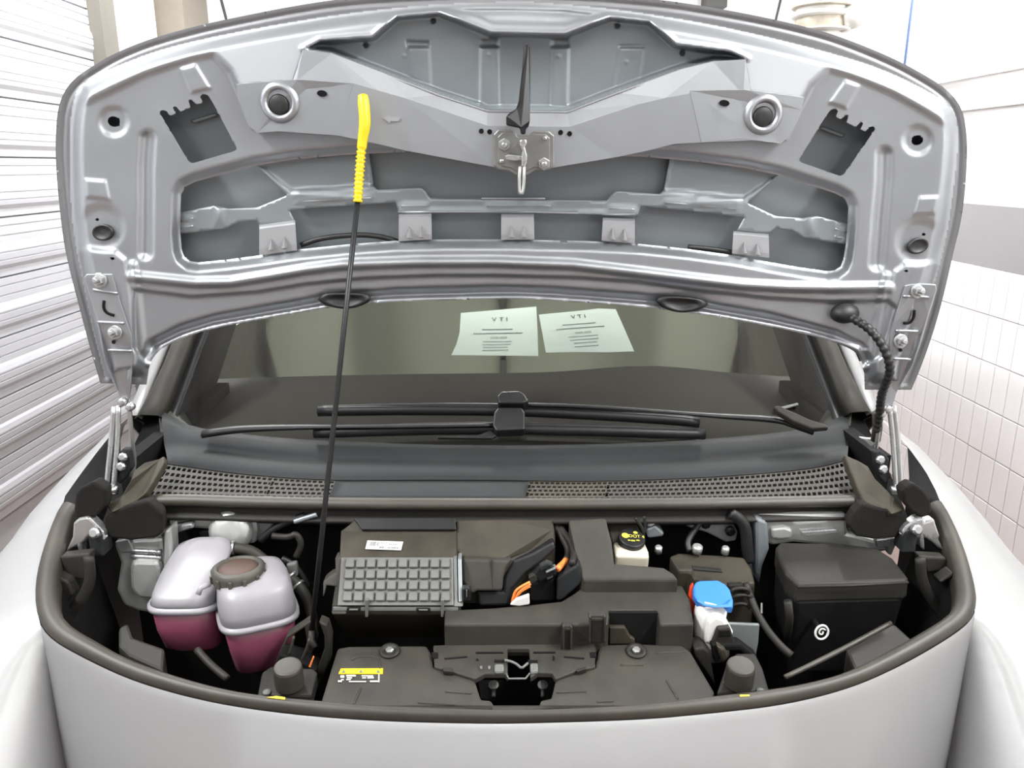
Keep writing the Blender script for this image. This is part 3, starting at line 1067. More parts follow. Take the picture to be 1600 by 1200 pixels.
wire = HP(K('j', (622, 690), (612, 800), (612, 930), (618, 1040)), [.066, .072, .075, .078]) + HP(K('j', (634, 1062), (655, 1040), (672, 930), (675, 800), (680, 690)), [.079, .078, .075, .072, .066])
v, f = tube(smooth(wire, 40), .0026, 10)
mk('striker_wire', v, f, M_LATCH, lt, sm=True)
lv = K('B', (1241, 208), (1268, 208), (1270, 400), (1267, 560), (1263, 586), (1250, 596), (1248, 622), (1226, 622), (1222, 594), (1158, 580), (1158, 537), (1178, 520), (1205, 503), (1215, 470), (1232, 320))
hl = [.030] * 3 + [.064] * 9 + [.058, .056, .038]
v, f = ext(HP(lv, [x + .016 for x in hl]), HP(lv, hl))
mk('release_lever', v, f, M_BLACK2, bon, bev=.002)
for c in ((752, 205), (765, 206), (876, 207), (890, 209)):
    p = HP([c], .0445)[0]
    v, f = lathe(p, (0, -1, -.1), [(.0036, 0), (.0034, .0008)], 12)
    mk('small_hole', v, f, M_TUB, bon)
# ================================================================ the car body
car = thing('car', 'silver car with its bonnet open, front wings, black cowl and windscreen in view', 'car', (0.01, 1.6, 0))
SO = [(97, 789), (88, 802), (72, 843), (58, 890), (54, 933), (60, 970), (77, 995), (127, 1023), (200, 1058), (290, 1085), (380, 1103), (500, 1117), (620, 1124), (760, 1127), (835, 1126),
      (1000, 1121), (1100, 1112), (1220, 1099), (1324, 1074), (1402, 1040), (1468, 1003), (1511, 974), (1523, 958), (1527, 937), (1520, 901), (1505, 851), (1481, 801), (1472, 787)]
SI = [(121, 792), (110, 812), (95, 867), (88, 923), (93, 957), (108, 979), (150, 1003), (200, 1032), (290, 1063), (380, 1085), (480, 1094), (581, 1104), (667, 1108), (774, 1110), (875, 1110),
      (990, 1104), (1105, 1090), (1205, 1078), (1250, 1071), (1324, 1053), (1402, 1011), (1466, 974), (1489, 956), (1495, 927), (1489, 885), (1476, 838), (1463, 806), (1449, 790)]
NS = 110
so = [Ub(*p, dz=-.004) for p in smooth(SO, NS, 2)]
si = [Ub(*p, dz=-.004) for p in smooth(SI, NS, 2)]
rows = []
for a, b in zip(so, si):
    w = (b - a)
    up = Vector((0, -.25, .97))
    rows.append([a - up * .012 + w * .08, a, a + w * .12 + up * .005, a + w * .42 + up * .008, a + w * .75 + up * .006, b + up * .001, b - up * .022])
v, f = grid(rows)
mk('bonnet_seal', v, f, M_RUBBER, car, sm=True)
for q in (K('h', (128, 520), (180, 512), (228, 520), (226, 532)), K('i', (1378, 506), (1430, 506), (1430, 514), (1378, 516))):
    mk('paint_mark', [Ub(p[0], p[1], .006) for p in q], [(0, 1, 2, 3)], M_YEL, car, solid=.002, soff=1, label='yellow paint mark')

# nose panel under the seal
i0 = min(range(NS), key=lambda i: (so[i] - Ub(60, 973)).length)
i1 = min(range(NS), key=lambda i: (so[i] - Ub(1524, 957)).length)
lip = [p - Vector((0, 0, .004)) for p in so[i0:i1 + 1]]
lip = [Vector(p) for p in rs(lip, 90)]
XC = .012
rows = []
for k, (fo, dz) in enumerate([(0, 0), (.002, -.003), (.005, -.010), (.012, -.03), (.024, -.065), (.040, -.12), (.058, -.20), (.07, -.30), (.06, -.50)]):
    r = []
    for p in lip:
        s = (p.x - XC) / .66
        e = 1 - abs(s) ** 2.6
        d = Vector((.55 * s, -1, 0)).normalized()
        crease = .010 * ss(k / 8., .2, .6) * float(1 - ss(abs(p.x - XC), .325, .35)) - .004 * ss(k / 8., .2, .6)
        r.append(p + d * (fo * (.25 + .85 * e) + crease) + Vector((-.03 * s * min(1, -dz * 3), 0, dz)))
    rows.append(r)
v, f = grid(rows)
mk('nose_panel', v, f, M_BODY, car, sm=True)
LC, RC = [r[0] for r in rows], [r[-1] for r in rows]

# front wings: from the seal outwards and down
for side, idx, crease in ((-1, list(range(i0, -1, -1)), LC), (1, list(range(i1, NS)), RC)):
    edge = [crease[k] for k in (8, 7, 6, 5, 4, 3)] + [so[i] - Vector((0, 0, .004)) for i in idx]
    tail = [(101, 776), (125, 742), (152, 706), (182, 668), (215, 640)] if side < 0 else [(1464, 770), (1446, 736), (1420, 700), (1396, 674), (1372, 652)]
    tz = [.950, .965, .98, .995, 1.0]
    last = edge[-1]
    for (pu, pv), z in zip(tail, tz):
        q = Uz(pu, pv, z)
        edge.append(q)
    n = 46
    edge = [Vector(p) for p in rs(edge, n)]
    rows = []
    for k, (fx, dz) in enumerate([(0, (0, 0)), (.09, (-.006, -.003)), (.3, (-.022, -.012)), (.6, (-.055, -.03)), (.85, (-.10, -.06)), (1.0, (-.16, -.12)), (1.02, (-.30, -.25)), (.98, (-.55, -.5))]):
        r = []
        for i, p in enumerate(edge):
            w_ = float(ss(p.y, .97, 1.12))
            tgt = side * (.93 * (1 - w_) + (.80 - .14 * max(0, p.y - 1.12)) * w_) + XC
            x = p.x + (tgt - p.x) * fx
            z = p.z + dz[0] * (1 - w_) + dz[1] * w_
            y = p.y + .03 * fx * (1 - w_) - .85 * min(.27, max(0, .868 - p.z)) * min(1, fx * 11) * (1 - w_)
            z = max(z, .30 + .001 * k)
            r.append(Vector((x, y, z)))
        rows.append(r)
    v, f = grid(rows)
    mk('front_wing', v, f, M_BODY, car, sm=True)

# dark tub of the bay
rows = [[p - Vector((0, 0, .02)) for p in si]]
for k, dz in ((.97, -.10), (.93, -.22), (.90, -.42)):
    rows.append([Vector((XC + (p.x - XC) * k, 1.0 + (p.y - 1.0) * k, p.z + dz)) for p in si])
v, f = grid(rows)
mk('bay_liner', v, f, M_TUB, car, sm=True)
slab('bay_floor', (-.58, .90, .46), (.60, 1.20, .48), M_TUB, car)
slab('bulkhead', (-.60, 1.20, .46), (.62, 1.215, .925), M_TUB, car)

# cowl panel
c0 = [Uy(*p) for p in [(252, 640, 1.43), (290, 664, 1.395), (337, 673, 1.37), (430, 684, 1.34), (535, 690, 1.32), (771, 696, 1.30), (900, 694, 1.305), (1097, 686, 1.33), (1266, 672, 1.375), (1326, 645, 1.43)]]
c1 = [Uy(*p) for p in [(256, 690, 1.35), (287, 690, 1.335), (405, 705, 1.30), (506, 714, 1.275), (771, 717, 1.255), (930, 716, 1.26), (1097, 713, 1.28), (1266, 697, 1.32), (1326, 690, 1.35)]]
c2 = [Uy(*p) for p in [(262, 722, 1.255), (371, 738, 1.225), (506, 748, 1.20), (620, 747, 1.195), (771, 747, 1.19), (929, 750, 1.195), (1097, 744, 1.205), (1266, 731, 1.235), (1324, 716, 1.26)]]
c3 = [Uy(*p) for p in [(229, 772, 1.15), (350, 775, 1.14), (506, 777, 1.135), (771, 778, 1.13), (1097, 778, 1.135), (1250, 774, 1.142), (1346, 768, 1.15)]]
NC = 81
c0, c1, c2, c3 = [[Vector(p) for p in smooth(c, NC, 2)] for c in (c0, c1, c2, c3)]
up = Vector((0, 0, 1))
rows = [[p - up * .03 for p in c0], c0, [a * .5 + b * .5 + up * .004 for a, b in zip(c0, c1)], c1, [a * .9 + b * .1 - up * .004 for a, b in zip(c1, c2)],
        [a * .5 + b * .5 + up * .002 for a, b in zip(c1, c2)], [a * .06 + b * .94 + up * .002 for a, b in zip(c1, c2)], [p - up * .003 for p in c2]]
v, f = grid(rows)
cowl = mk('cowl_panel', v, f, M_COWL, car, sm=True)
# grille strips: open lattices at both ends, blind ones beside a plain middle
def strip(a, b, s):
    q = a * (NC - 1)
    i = min(int(q), NC - 2)
    t = q - i
    p = c2[i].lerp(c2[i + 1], t)
    r = c3[i].lerp(c3[i + 1], t)
    return p.lerp(r, b) - up * (.004 - s)


def lattice(a0, a1, n, m_, name, under, rows_=5):
    V, F = [], []
    for i in range(n):
        for j in range(rows_):
            x0, x1 = a0 + (a1 - a0) * i / n, a0 + (a1 - a0) * (i + 1) / n
            y0, y1 = j / rows_, (j + 1) / rows_
            sh_ = .5 * (x1 - x0) if j % 2 else 0
            x0, x1 = min(x0 + sh_, a1), min(x1 + sh_, a1)
            if x1 - x0 < 1e-6:
                continue
            xm, ym = (x0 + x1) / 2, (y0 + y1) / 2
            k = len(V)
            for (a, b) in ((x0, y0), (x1, y0), (x1, y1), (x0, y1)):
                V.append(strip(a, b, 0))
            for (dx, dy) in ((-.30, -.26), (.30, -.26), (.36, .0), (.30, .26), (-.30, .26), (-.36, 0)):
                V.append(strip(xm + dx * (x1 - x0), ym + dy * (y1 - y0), 0))
            F += [(k, k + 1, k + 5, k + 4), (k + 1, k + 6, k + 5), (k + 1, k + 2, k + 7, k + 6), (k + 2, k + 3, k + 8, k + 7), (k + 3, k + 9, k + 8), (k + 3, k, k + 4, k + 9)]
    mk(name, V, F, m_, cowl, solid=.003)
    U = [[strip(a0 + (a1 - a0) * i / 12, b, -.012 if under is M_TUB else -.0035) for i in range(13)] for b in (0, .5, 1)]
    v, f = grid(U)
    mk('grille_back', v, f, under, cowl)


lattice(.0, .165, 20, M_DUST, 'cowl_grille', M_TUB)
lattice(.165, .255, 11, M_DUST, 'blind_grille', M_BLACK)
lattice(.525, .635, 15, M_BROWN, 'blind_grille', M_DUST)
lattice(.635, 1.0, 46, M_DUST, 'cowl_grille', M_TUB)
U = [[strip(.255 + .27 * i / 12, b, .003 * (.15 < b < .9)) for i in range(13)] for b in (0, .15, .85, 1)]
v, f = grid(U)
mk('grille_bridge', v, f, M_COWL, cowl, sm=True, solid=.003)
# cowl lip, its rubber and the flange under it
lipc = [Uy(*p) for p in [(205, 786, 1.13), (260, 780, 1.135), (380, 784, 1.13), (520, 787, 1.12), (800, 788, 1.115), (1100, 787, 1.12), (1250, 784, 1.13), (1370, 782, 1.135)]]
lipc = [Vector(p) for p in smooth(lipc, 60, 2)]
v, f = tube(lipc, .0105, 12, flat=.85)
mk('cowl_seal', v, f, M_RUBBER, car, sm=True)
rows = [[p + Vector((0, .012, -.004)) for p in lipc], [p + Vector((0, .006, -.022)) for p in lipc], [p + Vector((0, -.004, -.026)) for p in lipc], [p + Vector((0, -.005, -.030)) for p in lipc], [p + Vector((0, .03, -.05)) for p in lipc]]
v, f = grid(rows)
mk('bulkhead_flange', v, f, M_BLACK, car, sm=True)

# windscreen
SN = Vector((0, -.62, 1)).normalized()
SP0 = Vector((0, 1.30, .985))


def scr(x, z, off=0.0):
    xx = (x - XC) / .62
    y = 1.30 + (z - .985) / .62 + .10 * xx * xx
    return Vector((x, y, z)) + SN * off


rows = []
for z in np.linspace(.975, 1.50, 14):
    hw = .625 - .10 * max(0, (z - 1.1) / .4) ** 1.5
    rows.append([scr(XC + hw * t, z) for t in np.linspace(-1, 1, 25)])
v, f = grid(rows)
mk('windscreen', v, f, M_GLASS, car, sm=True)
for side in (-1, 1):
    a, b = [], []
    for z in np.linspace(.975, 1.50, 14):
        hw = .625 - .10 * max(0, (z - 1.1) / .4) ** 1.5
        a.append(scr(XC + side * (hw + .004), z, .001))
        b.append(scr(XC + side * (hw - .016), z, .001))
    v, f = grid([a, b])
    mk('screen_border', v, f, M_BLACK2, car, sm=True, solid=.003)
    # pillar cover and the painted pillar outside it
    tr, pa = [], []
    for z in np.linspace(.995, 1.50, 14):
        hw = .625 - .10 * max(0, (z - 1.1) / .4) ** 1.5
        t = (z - .995) / .505
        k = 1 + .25 * float(1 - ss(t, 0, .12))
        p = scr(XC + side * hw, z)
        tr.append([p + Vector((side * .003, .0, .0)), p + Vector((side * .012, -.012, .014)), p + Vector((side * .036 * k, -.012, .016)), p + Vector((side * .052 * k, .004, .002)), p + Vector((side * .05, .03, -.02))])
        pa.append([p + Vector((side * .050, .006, .002)), p + Vector((side * .058, .002, .010)), p + Vector((side * .078, .006, .008)), p + Vector((side * .088, .03, -.015)), p + Vector((side * .085, .06, -.05))])
    a, b = [], []
    for z in np.linspace(.95, 1.46, 10):
        hw = .625 - .10 * max(0, (z - 1.1) / .4) ** 1.5
        p = scr(XC + side * (hw - .004), z) + Vector((0, .012, 0))
        a.append(p)
        b.append(p + Vector((side * .03, .34, 0)))
    v, f = grid([a, b])
    mk('inner_pillar_trim', v, f, M_TRIM, car, sm=True, solid=.004)
    slab('scuttle_side', (XC + side * .625 - .012, 1.24, .55), (XC + side * .625 + .012, 1.72, .985), M_TUB, car)
    v, f = grid(tr)
    mk('pillar_cover', v, f, M_DUST, car, sm=True, solid=.003)
    v, f = grid(pa)
    mk('pillar', v, f, M_BODY, car, sm=True, solid=.003)
    # corner flap where the cowl rolls up into the pillar cover
    q = [(249, 616, 1.47), (244, 632, 1.44), (247, 660, 1.40), (250, 690, 1.36), (285, 692, 1.35), (292, 662, 1.40), (278, 640, 1.45), (262, 622, 1.48)]
    if side > 0:
        q = [(1330, 612, 1.47), (1335, 632, 1.44), (1331, 660, 1.40), (1326, 695, 1.36), (1290, 695, 1.35), (1284, 664, 1.40), (1300, 640, 1.45), (1316, 620, 1.48)]
    P = [Uy(*p) for p in q]
    v, f = ext(P, [p + Vector((-side * .004, .02, -.01)) for p in P])
    mk('cowl_corner', v, f, M_DUST, car, bev=.004)
    # dark sheet drawn for the shade in the gap below the pillar, door and glasshouse behind
    q = [Vector((XC + side * .63, 1.20, .90)), Vector((XC + side * .63, 1.36, .975)), Vector((XC + side * .635, 1.62, 1.065)), Vector((XC + side * .71, 1.62, 1.02)), Vector((XC + side * .665, 1.30, .94)), Vector((XC + side * .65, 1.16, .88))]
    mk('wing_gap_shade', q, [(0, 1, 4, 5), (1, 2, 3, 4)], M_TUB, car)
    rows = []
    for xx, z in ((.86, .30), (.90, .55), (.905, .75), (.885, .88), (.84, .955)):
        rows.append([Vector((XC + side * (xx - .04 * float(ss(y, 3.9, 4.7)) - .19 * (1 - float(ss(y, 1.55, 2.5)))), y, z)) for y in np.linspace(1.62, 4.75, 22)])
    v, f = grid(rows)
    mk('body_side', v, f, M_BODY, car, sm=True)
    for y0, y1, nm in ((2.42, 2.50, 'door_post'), (3.45, 3.75, 'rear_post')):
        v, f = ext([Vector((XC + side * .84, y0, .955)), Vector((XC + side * .84, y1, .955)), Vector((XC + side * .60, y1 + .02, 1.50)), Vector((XC + side * .60, y0 + .02, 1.50))], (-side * .03, 0, -.01))
        mk(nm, v, f, M_BLACK2, car)
    # wing mirror
    p = Vector((XC + side * .97, 2.15, .99))
    v, f = lathe(p, (side * 1.0, .15, .1), [(.02, -.09), (.05, -.06), (.065, .0), (.06, .05), (.03, .07), (.01, .075)], 20, flat=1.2)
    wm = mk('wing_mirror', v, f, M_BLACK, car, sm=True)
    v, f = box(p + Vector((-side * .10, .03, -.05)), (.14, .06, .03))
    mk('mirror_arm', v, f, M_BLACK, wm, bev=.008)
# roof, tail and cabin
rows = [[Vector((XC + t * .56 * k, y, z - .03 * t * t)) for t in np.linspace(-1, 1, 11)] for y, z, k in ((2.12, 1.505, 1.0), (2.4, 1.55, 1.05), (3.0, 1.57, 1.06), (3.8, 1.53, 1.02), (4.3, 1.46, .98))]
v, f = grid(rows)
mk('roof', v, f, M_BODY, car, sm=True, solid=.03)
rows = [[Vector((XC + t * w, y, z)) for t in np.linspace(-1, 1, 9)] for y, z, w in ((4.3, 1.42, .55), (4.6, 1.05, .7), (4.75, .95, .85), (4.85, .7, .86), (4.8, .3, .84))]
v, f = grid(rows[1:])
mk('tailgate', v, f, M_BODY, car, sm=True)
slab('cabin_floor', (-.80, 1.5, .34), (.82, 4.6, .38), M_DASH, car)
DR = [[(XC - .60 + 1.20 * t, 1.345 + .08 * (2 * t - 1) ** 2, .962) for t in np.linspace(0, 1, 21)],
      [(XC - .66 + 1.32 * t, 1.60, .950 + .006 * math.cos(9 * t)) for t in np.linspace(0, 1, 21)],
      [(XC - .72 + 1.44 * t, 1.86 - .05 * (2 * t - 1) ** 2, .968 + .02 * math.exp(-((t - .74) / .12) ** 2)) for t in np.linspace(0, 1, 21)],
      [(XC - .72 + 1.44 * t, 1.93, .93) for t in np.linspace(0, 1, 21)], [(XC - .72 + 1.44 * t, 1.90, .60) for t in np.linspace(0, 1, 21)]]
v, f = grid(DR)
mk('dashboard', v, f, M_DASH, car, sm=True)
for s in (-1, 1):
    slab('door_card', (XC + s * .80 - .02, 2.05, .38), (XC + s * .80 + .02, 4.4, 1.0), M_HEAD, car)
for sx in (-.375, .395):
    rows = []
    for z, y, hw, hd in ((.55, 2.50, .355, .10), (.75, 2.52, .378, .10), (1.0, 2.57, .376, .085), (1.16, 2.61, .345, .07), (1.22, 2.63, .22, .05)):
        rows.append([Vector((sx + hw * math.copysign(abs(math.cos(a)) ** .5, math.cos(a)), y + hd * math.copysign(abs(math.sin(a)) ** .5, math.sin(a)), z)) for a in np.linspace(0, 2 * PI, 24, endpoint=False)])
    v, f = grid(rows, True)
    f.append(tuple(range(len(v) - 24, len(v))))
    st = mk('seat', v, f, M_SEAT, car, sm=True)
    v, f = box((sx, 2.30, .53), (.50, .50, .14))
    mk('cushion', v, f, M_SEAT, st, bev=.04, seg=3)
    v, f = box((sx, 2.64, 1.29), (.26, .09, .15))
    mk('headrest', v, f, M_SEAT, st, bev=.03, seg=3)
v, f = box((XC, 3.65, .85), (1.30, .14, .55))
mk('rear_bench', v, f, M_SEAT, car, bev=.04, seg=3)

# strut towers at the back corners of the bay
def front(name, q, y, depth, m, parent, bev=.003, taper=0.0, label=None):
    P = [Uy(p[0], p[1], y) for p in q]
    c = sum(P, Vector()) / len(P)
    P2 = [p + (c - p) * taper + Vector((0, depth, 0)) for p in P]
    v, f = ext(P, P2)
    return mk(name, v, f, m, parent, bev=bev, label=label)


tw = front('strut_tower', K('a', (545, 640), (640, 610), (858, 600), (872, 780), (850, 960), (835, 1085), (700, 1062), (610, 1030), (565, 930), (590, 760)), 1.105, .05, M_GALV, car, bev=.006)
front('pressed_panel', K('a', (655, 750), (700, 742), (830, 745), (848, 800), (845, 900), (810, 1000), (700, 985), (650, 920), (645, 800)), 1.094, .02, M_GALV, tw, bev=.007)
for q in (K('a', (660, 680), (850, 690)), K('a', (660, 715), (850, 725))):
    v, f = tube([Uy(p[0], p[1], 1.103) for p in rs(q, 6)], .004, 10)
    mk('pressed_rib', v, f, M_ZINC, tw, sm=True)
front('tower_flange', K('a', (556, 628), (640, 605), (660, 640), (672, 690), (600, 700), (570, 670)), 1.098, .012, M_ZINC, tw, bev=.002)
front('tower_gusset', K('a', (862, 560), (905, 540), (915, 700), (900, 820), (872, 860), (858, 780)), 1.09, .03, M_GALV, tw, bev=.004)
tb2 = front('strut_tower', K('a', (880, 440), (1100, 425), (1440, 425), (1452, 560), (1440, 640), (1340, 650), (1240, 640), (1235, 560), (1040, 545), (905, 575)), 1.14, .025, M_GALV, car, bev=.006)
v, f = lathe(Uy(362, 828, 1.138), (0.1, -1, .3), [(.034, -.01), (.033, .006), (.026, .013), (.012, .015)], 28)
mk('tower_top', v, f, M_GALV, tb2, sm=True)
front('tower_rib', K('a', (905, 530), (1040, 510), (1050, 545), (920, 580)), 1.125, .015, M_ZINC, tb2, bev=.003)
front('tower_slot', K('a', (1080, 570), (1190, 555), (1195, 600), (1110, 615)), 1.136, .01, M_TUB, tb2, bev=.001)
front('tower_shelf', K('a', (1440, 425), (1530, 430), (1600, 440), (1590, 470), (1480, 600), (1450, 610)), 1.15, .012, M_SILVER, tb2, bev=.002)
tr_ = front('strut_tower', K('g', (150, 85), (700, 85), (705, 200), (880, 245), (960, 240), (990, 300), (900, 320), (660, 285), (380, 260), (250, 280), (170, 220)), 1.13, .03, M_GALV, car, bev=.006)
front('tower_bulge', K('g', (245, 175), (330, 165), (378, 185), (372, 235), (300, 245), (252, 235)), 1.124, .012, M_GALV, tr_, bev=.004)
front('tower_flange', K('g', (870, 240), (985, 230), (990, 275), (965, 335), (945, 330), (945, 290), (880, 290)), 1.10, .012, M_ZINC, tr_, bev=.002)
front('tower_shelf', K('g', (430, 215), (430, 195), (640, 180), (655, 200), (460, 222)), 1.11, .012, M_ZINC, tr_, bev=.001)
front('tower_flank', K('g', (150, 100), (230, 130), (240, 300), (200, 400), (180, 520), (150, 450)), 1.12, .04, M_SKIN, tr_, bev=.006)
# silver plates of the bulkhead seen through the gap at the back
bk = front('bulkhead_plate', K('e', (760, 120), (930, 118), (960, 180), (1060, 130), (1160, 130), (1215, 230), (1200, 290), (1130, 300), (1000, 235), (880, 200), (780, 150)), 1.155, .01, M_SILVER, car, bev=.003)
for c in ((985, 165), (1155, 215)):
    q = K('e', c)[0]
    v, f = lathe(Uy(q[0], q[1], 1.153), (0, -1, 0), [(.008, 0), (.008, .006), (.004, .008)], 8)
    mk('plate_nut', v, f, M_BLACK2, bk)
front('bulkhead_plate', K('e', (1240, 100), (1310, 95), (1310, 290), (1290, 230)), 1.15, .01, M_SILVER, car, bev=.002)

# headlamp brackets and braces at both ends of the seal
for q, y in ((K('a', (296, 510), (330, 482), (385, 472), (415, 495), (460, 540), (492, 575), (470, 690), (400, 695), (395, 590), (350, 640), (346, 725), (318, 655), (244, 698), (290, 600)), 1.075),
             (K('r', (705, 1050), (740, 1000), (830, 935), (890, 925), (900, 960), (985, 935), (1000, 990), (1030, 1075), (1020, 1110), (1075, 1210), (1020, 1185), (960, 1130), (900, 1090), (905, 1210), (870, 1180), (850, 1090), (790, 1130), (720, 1090)), 1.075)):
    br = front('lamp_bracket', q, y, .018, M_ZINC, car, bev=.003)
    s = 1 if q[0][0] > 800 else -1
    c = Uy(149 if s < 0 else 1423, 838 if s < 0 else 833, y)
    v, f = box(c + Vector((0, .012, -.014)), (.020, .03, .035))
    mk('bracket_block', v, f, M_COWL, br, bev=.003)
    v, f = lathe(c + Vector((.004, -.004, .008)), (0, -1, .3), [(.008, 0), (.008, .006), (.005, .009), (.001, .009)], 12)
    mk('bracket_bolt', v, f, M_ZINC, br)
for ln, y in ((K('a', (395, 720), (410, 850), (370, 960), (300, 1050), (255, 1120)), 1.03), (K('g', (1135, 350), (1140, 480), (1190, 580), (1250, 670), (1300, 730)), 1.03)):
    P = [Uy(p[0], p[1], y) for p in smooth(ln, 14)]
    v, f = tube(P, .008, 8, flat=.5)
    mk('side_brace', v, f, M_BLACK, car, sm=True)
for q, y in ((K('a', (190, 840), (265, 880), (300, 960), (250, 1000), (195, 940)), 1.03), (K('a', (210, 720), (400, 700), (395, 760), (370, 870), (240, 840)), 1.05),
             (K('g', (1250, 490), (1330, 435), (1340, 455), (1260, 500)), 1.02), (K('g', (1130, 340), (1290, 350), (1310, 420), (1180, 440)), 1.05)):
    front('liner_plate', q, y, .02, M_BLACK, car, bev=.003)
# trays in the front corners
for q, d in ((K('g', (690, 890), (720, 855), (960, 735), (990, 745), (1105, 850), (1060, 880), (760, 1030), (740, 1000)), 1), (K('b', (0, 690), (30, 780), (230, 850), (220, 1000), (0, 900), (-60, 840), (-60, 720)), -1)):
    P = [Ub(p[0], p[1], -.05) for p in q]
    v, f = ext(P, (0, 0, -.04))
    mk('corner_tray', v, f, M_BLACK, car, bev=.004)
v, f = tube([Ub(p[0], p[1], -.03) for p in smooth(K('g', (330, 1060), (480, 990), (690, 885), (960, 738)), 20)], .0035, 8)
mk('tray_edge', v, f, M_RUBBER, car, sm=True)
v, f = tube([Ub(p[0], p[1], -.05) for p in smooth(K('b', (430, 860), (520, 960), (620, 1040)), 12)], .005, 8)
mk('tray_edge', v, f, M_BLACK, car, sm=True)
# ================================================================ things in the engine bay
def top_block(name, q, ys, drop, m, parent, bev=.004, vec=None, label=None):
    """Block whose top outline is traced (each corner with its own distance) and which is drop metres tall."""
    P = [Uy(p[0], p[1], y) for p, y in zip(q, ys)]
    v, f = ext(P, vec or (0, 0, -drop))
    return mk(name, v, f, m, parent, bev=bev, label=label)


def yv(q, v0, y0, v1, y1):
    return [y0 + (y1 - y0) * (p[1] - v0) / (v1 - v0) for p in q]


# --- coolant tank
ROT = 0.0


def sring(c, rx, ry, z, n=36, e=.55, tilt=0.0):
    out = []
    cs, sn = math.cos(ROT), math.sin(ROT)
    for a in np.linspace(0, 2 * PI, n, endpoint=False):
        x = rx * math.copysign(abs(math.cos(a)) ** e, math.cos(a))
        y = ry * math.copysign(abs(math.sin(a)) ** e, math.sin(a))
        x, y = x * cs - y * sn, x * sn + y * cs
        out.append(Vector((c[0] + x, c[1] + y, z + tilt * y)))
    return out


fc = Uy(403, 960, 1.04)
bc = Uy(298, 930, 1.062)
tank = thing('coolant_tank', 'milky plastic coolant tank with pink fluid, two lobes and a dusty round cap', 'tank', (fc.x, fc.y, .742))
SZ = .826


def lobe(name, spec, c, m, capb=True):
    rows = [sring((c[0] + s[3], c[1] + s[4]), s[1], s[2], s[0], tilt=s[5] if len(s) > 5 else 0) for s in spec]
    v, f = grid(rows, True)
    f.append(tuple(range(len(v) - 36, len(v))))
    if capb:
        f.append(tuple(range(35, -1, -1)))
    return mk(name, v, f, m, tank, sm=True, label=None)


ROT = math.radians(24)
lobe('tank_body', [(SZ, .053, .050, 0, 0), (.845, .0525, .049, -.001, 0), (.871, .050, .047, -.002, .002, .06), (.881, .045, .042, -.004, .004, .1), (.885, .035, .034, -.008, .006, .12), (.887, .02, .02, -.008, .006, .12)], fc, M_TANK)
ROT = 0
lobe('rear_lobe', [(SZ + .012, .050, .046, 0, 0), (.855, .048, .044, .001, .002), (.870, .047, .044, .004, .004, .30), (.889, .043, .036, .014, .010, .50), (.900, .034, .026, .022, .014, .50), (.904, .02, .016, .022, .014, .50)], bc, M_TANK)
ROT = math.radians(24)
lobe('coolant_chamber', [(.742, .034, .032, 0, .006), (.748, .041, .038, 0, .005), (.78, .046, .043, 0, .003), (SZ, .0505, .048, 0, 0)], fc, M_COOL).__setitem__('label', 'lower half tinted by pink coolant')
ROT = 0
lobe('coolant_chamber', [(.765, .034, .030, .006, 0), (.772, .042, .038, .004, 0), (.80, .046, .042, 0, 0), (SZ + .012, .0485, .045, 0, 0)], bc, M_COOL).__setitem__('label', 'lower half tinted by pink coolant')
for c, z, rx, ry in ((fc, SZ, .0565, .0535), (bc, SZ + .012, .0535, .0495)):
    ROT = math.radians(24) if c is fc else 0
    rows = [sring(c, rx - .004, ry - .004, z - .005), sring(c, rx, ry, z - .003), sring(c, rx, ry, z + .003), sring(c, rx - .004, ry - .004, z + .005)]
    v, f = grid(rows, True)
    mk('seam_flange', v, f, M_TANK, tank, sm=True)
cc = Uy(373, 897, 1.045)
cc.z = .880
axc = Vector((.0, .03, 1)).normalized()
v, f = lathe(cc, axc, [(.036, -.006), (.036, -.004), (.037, .006), (.0365, .013), (.033, .0155), (.029, .0155), (.028, .012)], 40)
cap = mk('tank_cap', v, f, M_CAP, tank, sm=True)
v, f = lathe(cc + axc * .010, axc, [(.028, 0), (.027, .0035), (.02, .005), (.002, .005)], 32)
mk('cap_face', v, f, M_CAPRED, cap, sm=True, label='faded red printed centre')
for a in range(0, 360, 30):
    w = math.radians(a)
    p = cc + Vector((.037 * math.cos(w), .037 * math.sin(w), .003))
    v, f = box(p, (.005, .005, .012), Matrix.Rotation(w, 3, 'Z'))
    mk('grip_rib', v, f, M_CAP, cap, bev=.001)
v, f = tube([cc + Vector((-.034, -.02, -.002)), cc + Vector((-.045, -.028, -.004)), cc + Vector((-.048, -.032, -.012))], .004, 8)
mk('cap_clip', v, f, M_TANK, cap, sm=True)

def hose(name, pts, r, m, label, cat, group=None, n=24):
    P = [Uy(*p) for p in pts]
    v, f = tube(smooth(P, n), r, 10)
    return tag(mk(name, v, f, m, None, sm=True), label, cat, group)


hp = [(p[0], p[1], y) for p, y in zip(K('b', (600, 225), (680, 225), (780, 245), (870, 320), (960, 370), (1060, 450), (1120, 530), (1150, 640), (1160, 720)), (1.10, 1.098, 1.098, 1.098, 1.095, 1.09, 1.08, 1.06, 1.05))]
ht = thing('coolant_hose', 'grey-black hose bending past the coolant tank cap towards the prop rod', 'hose', Uy(*hp[-1]))
v, f = tube(smooth([Uy(*p) for p in hp], 30), .0085, 12)
mk('hose_tube', v, f, M_DUST, ht, sm=True)
for c in ((620, 225), (660, 225), (1015, 400), (1060, 455)):
    q = K('b', c)[0]
    p = Uy(q[0], q[1], 1.098 if c[0] < 900 else 1.088)
    v, f = lathe(p, (1, 0, 0) if c[0] < 900 else (.6, -.3, -.7), [(.0095, -.002), (.0105, -.002), (.0105, .002), (.0095, .002)], 16)
    mk('hose_clamp', v, f, M_ZINC, ht, sm=True)

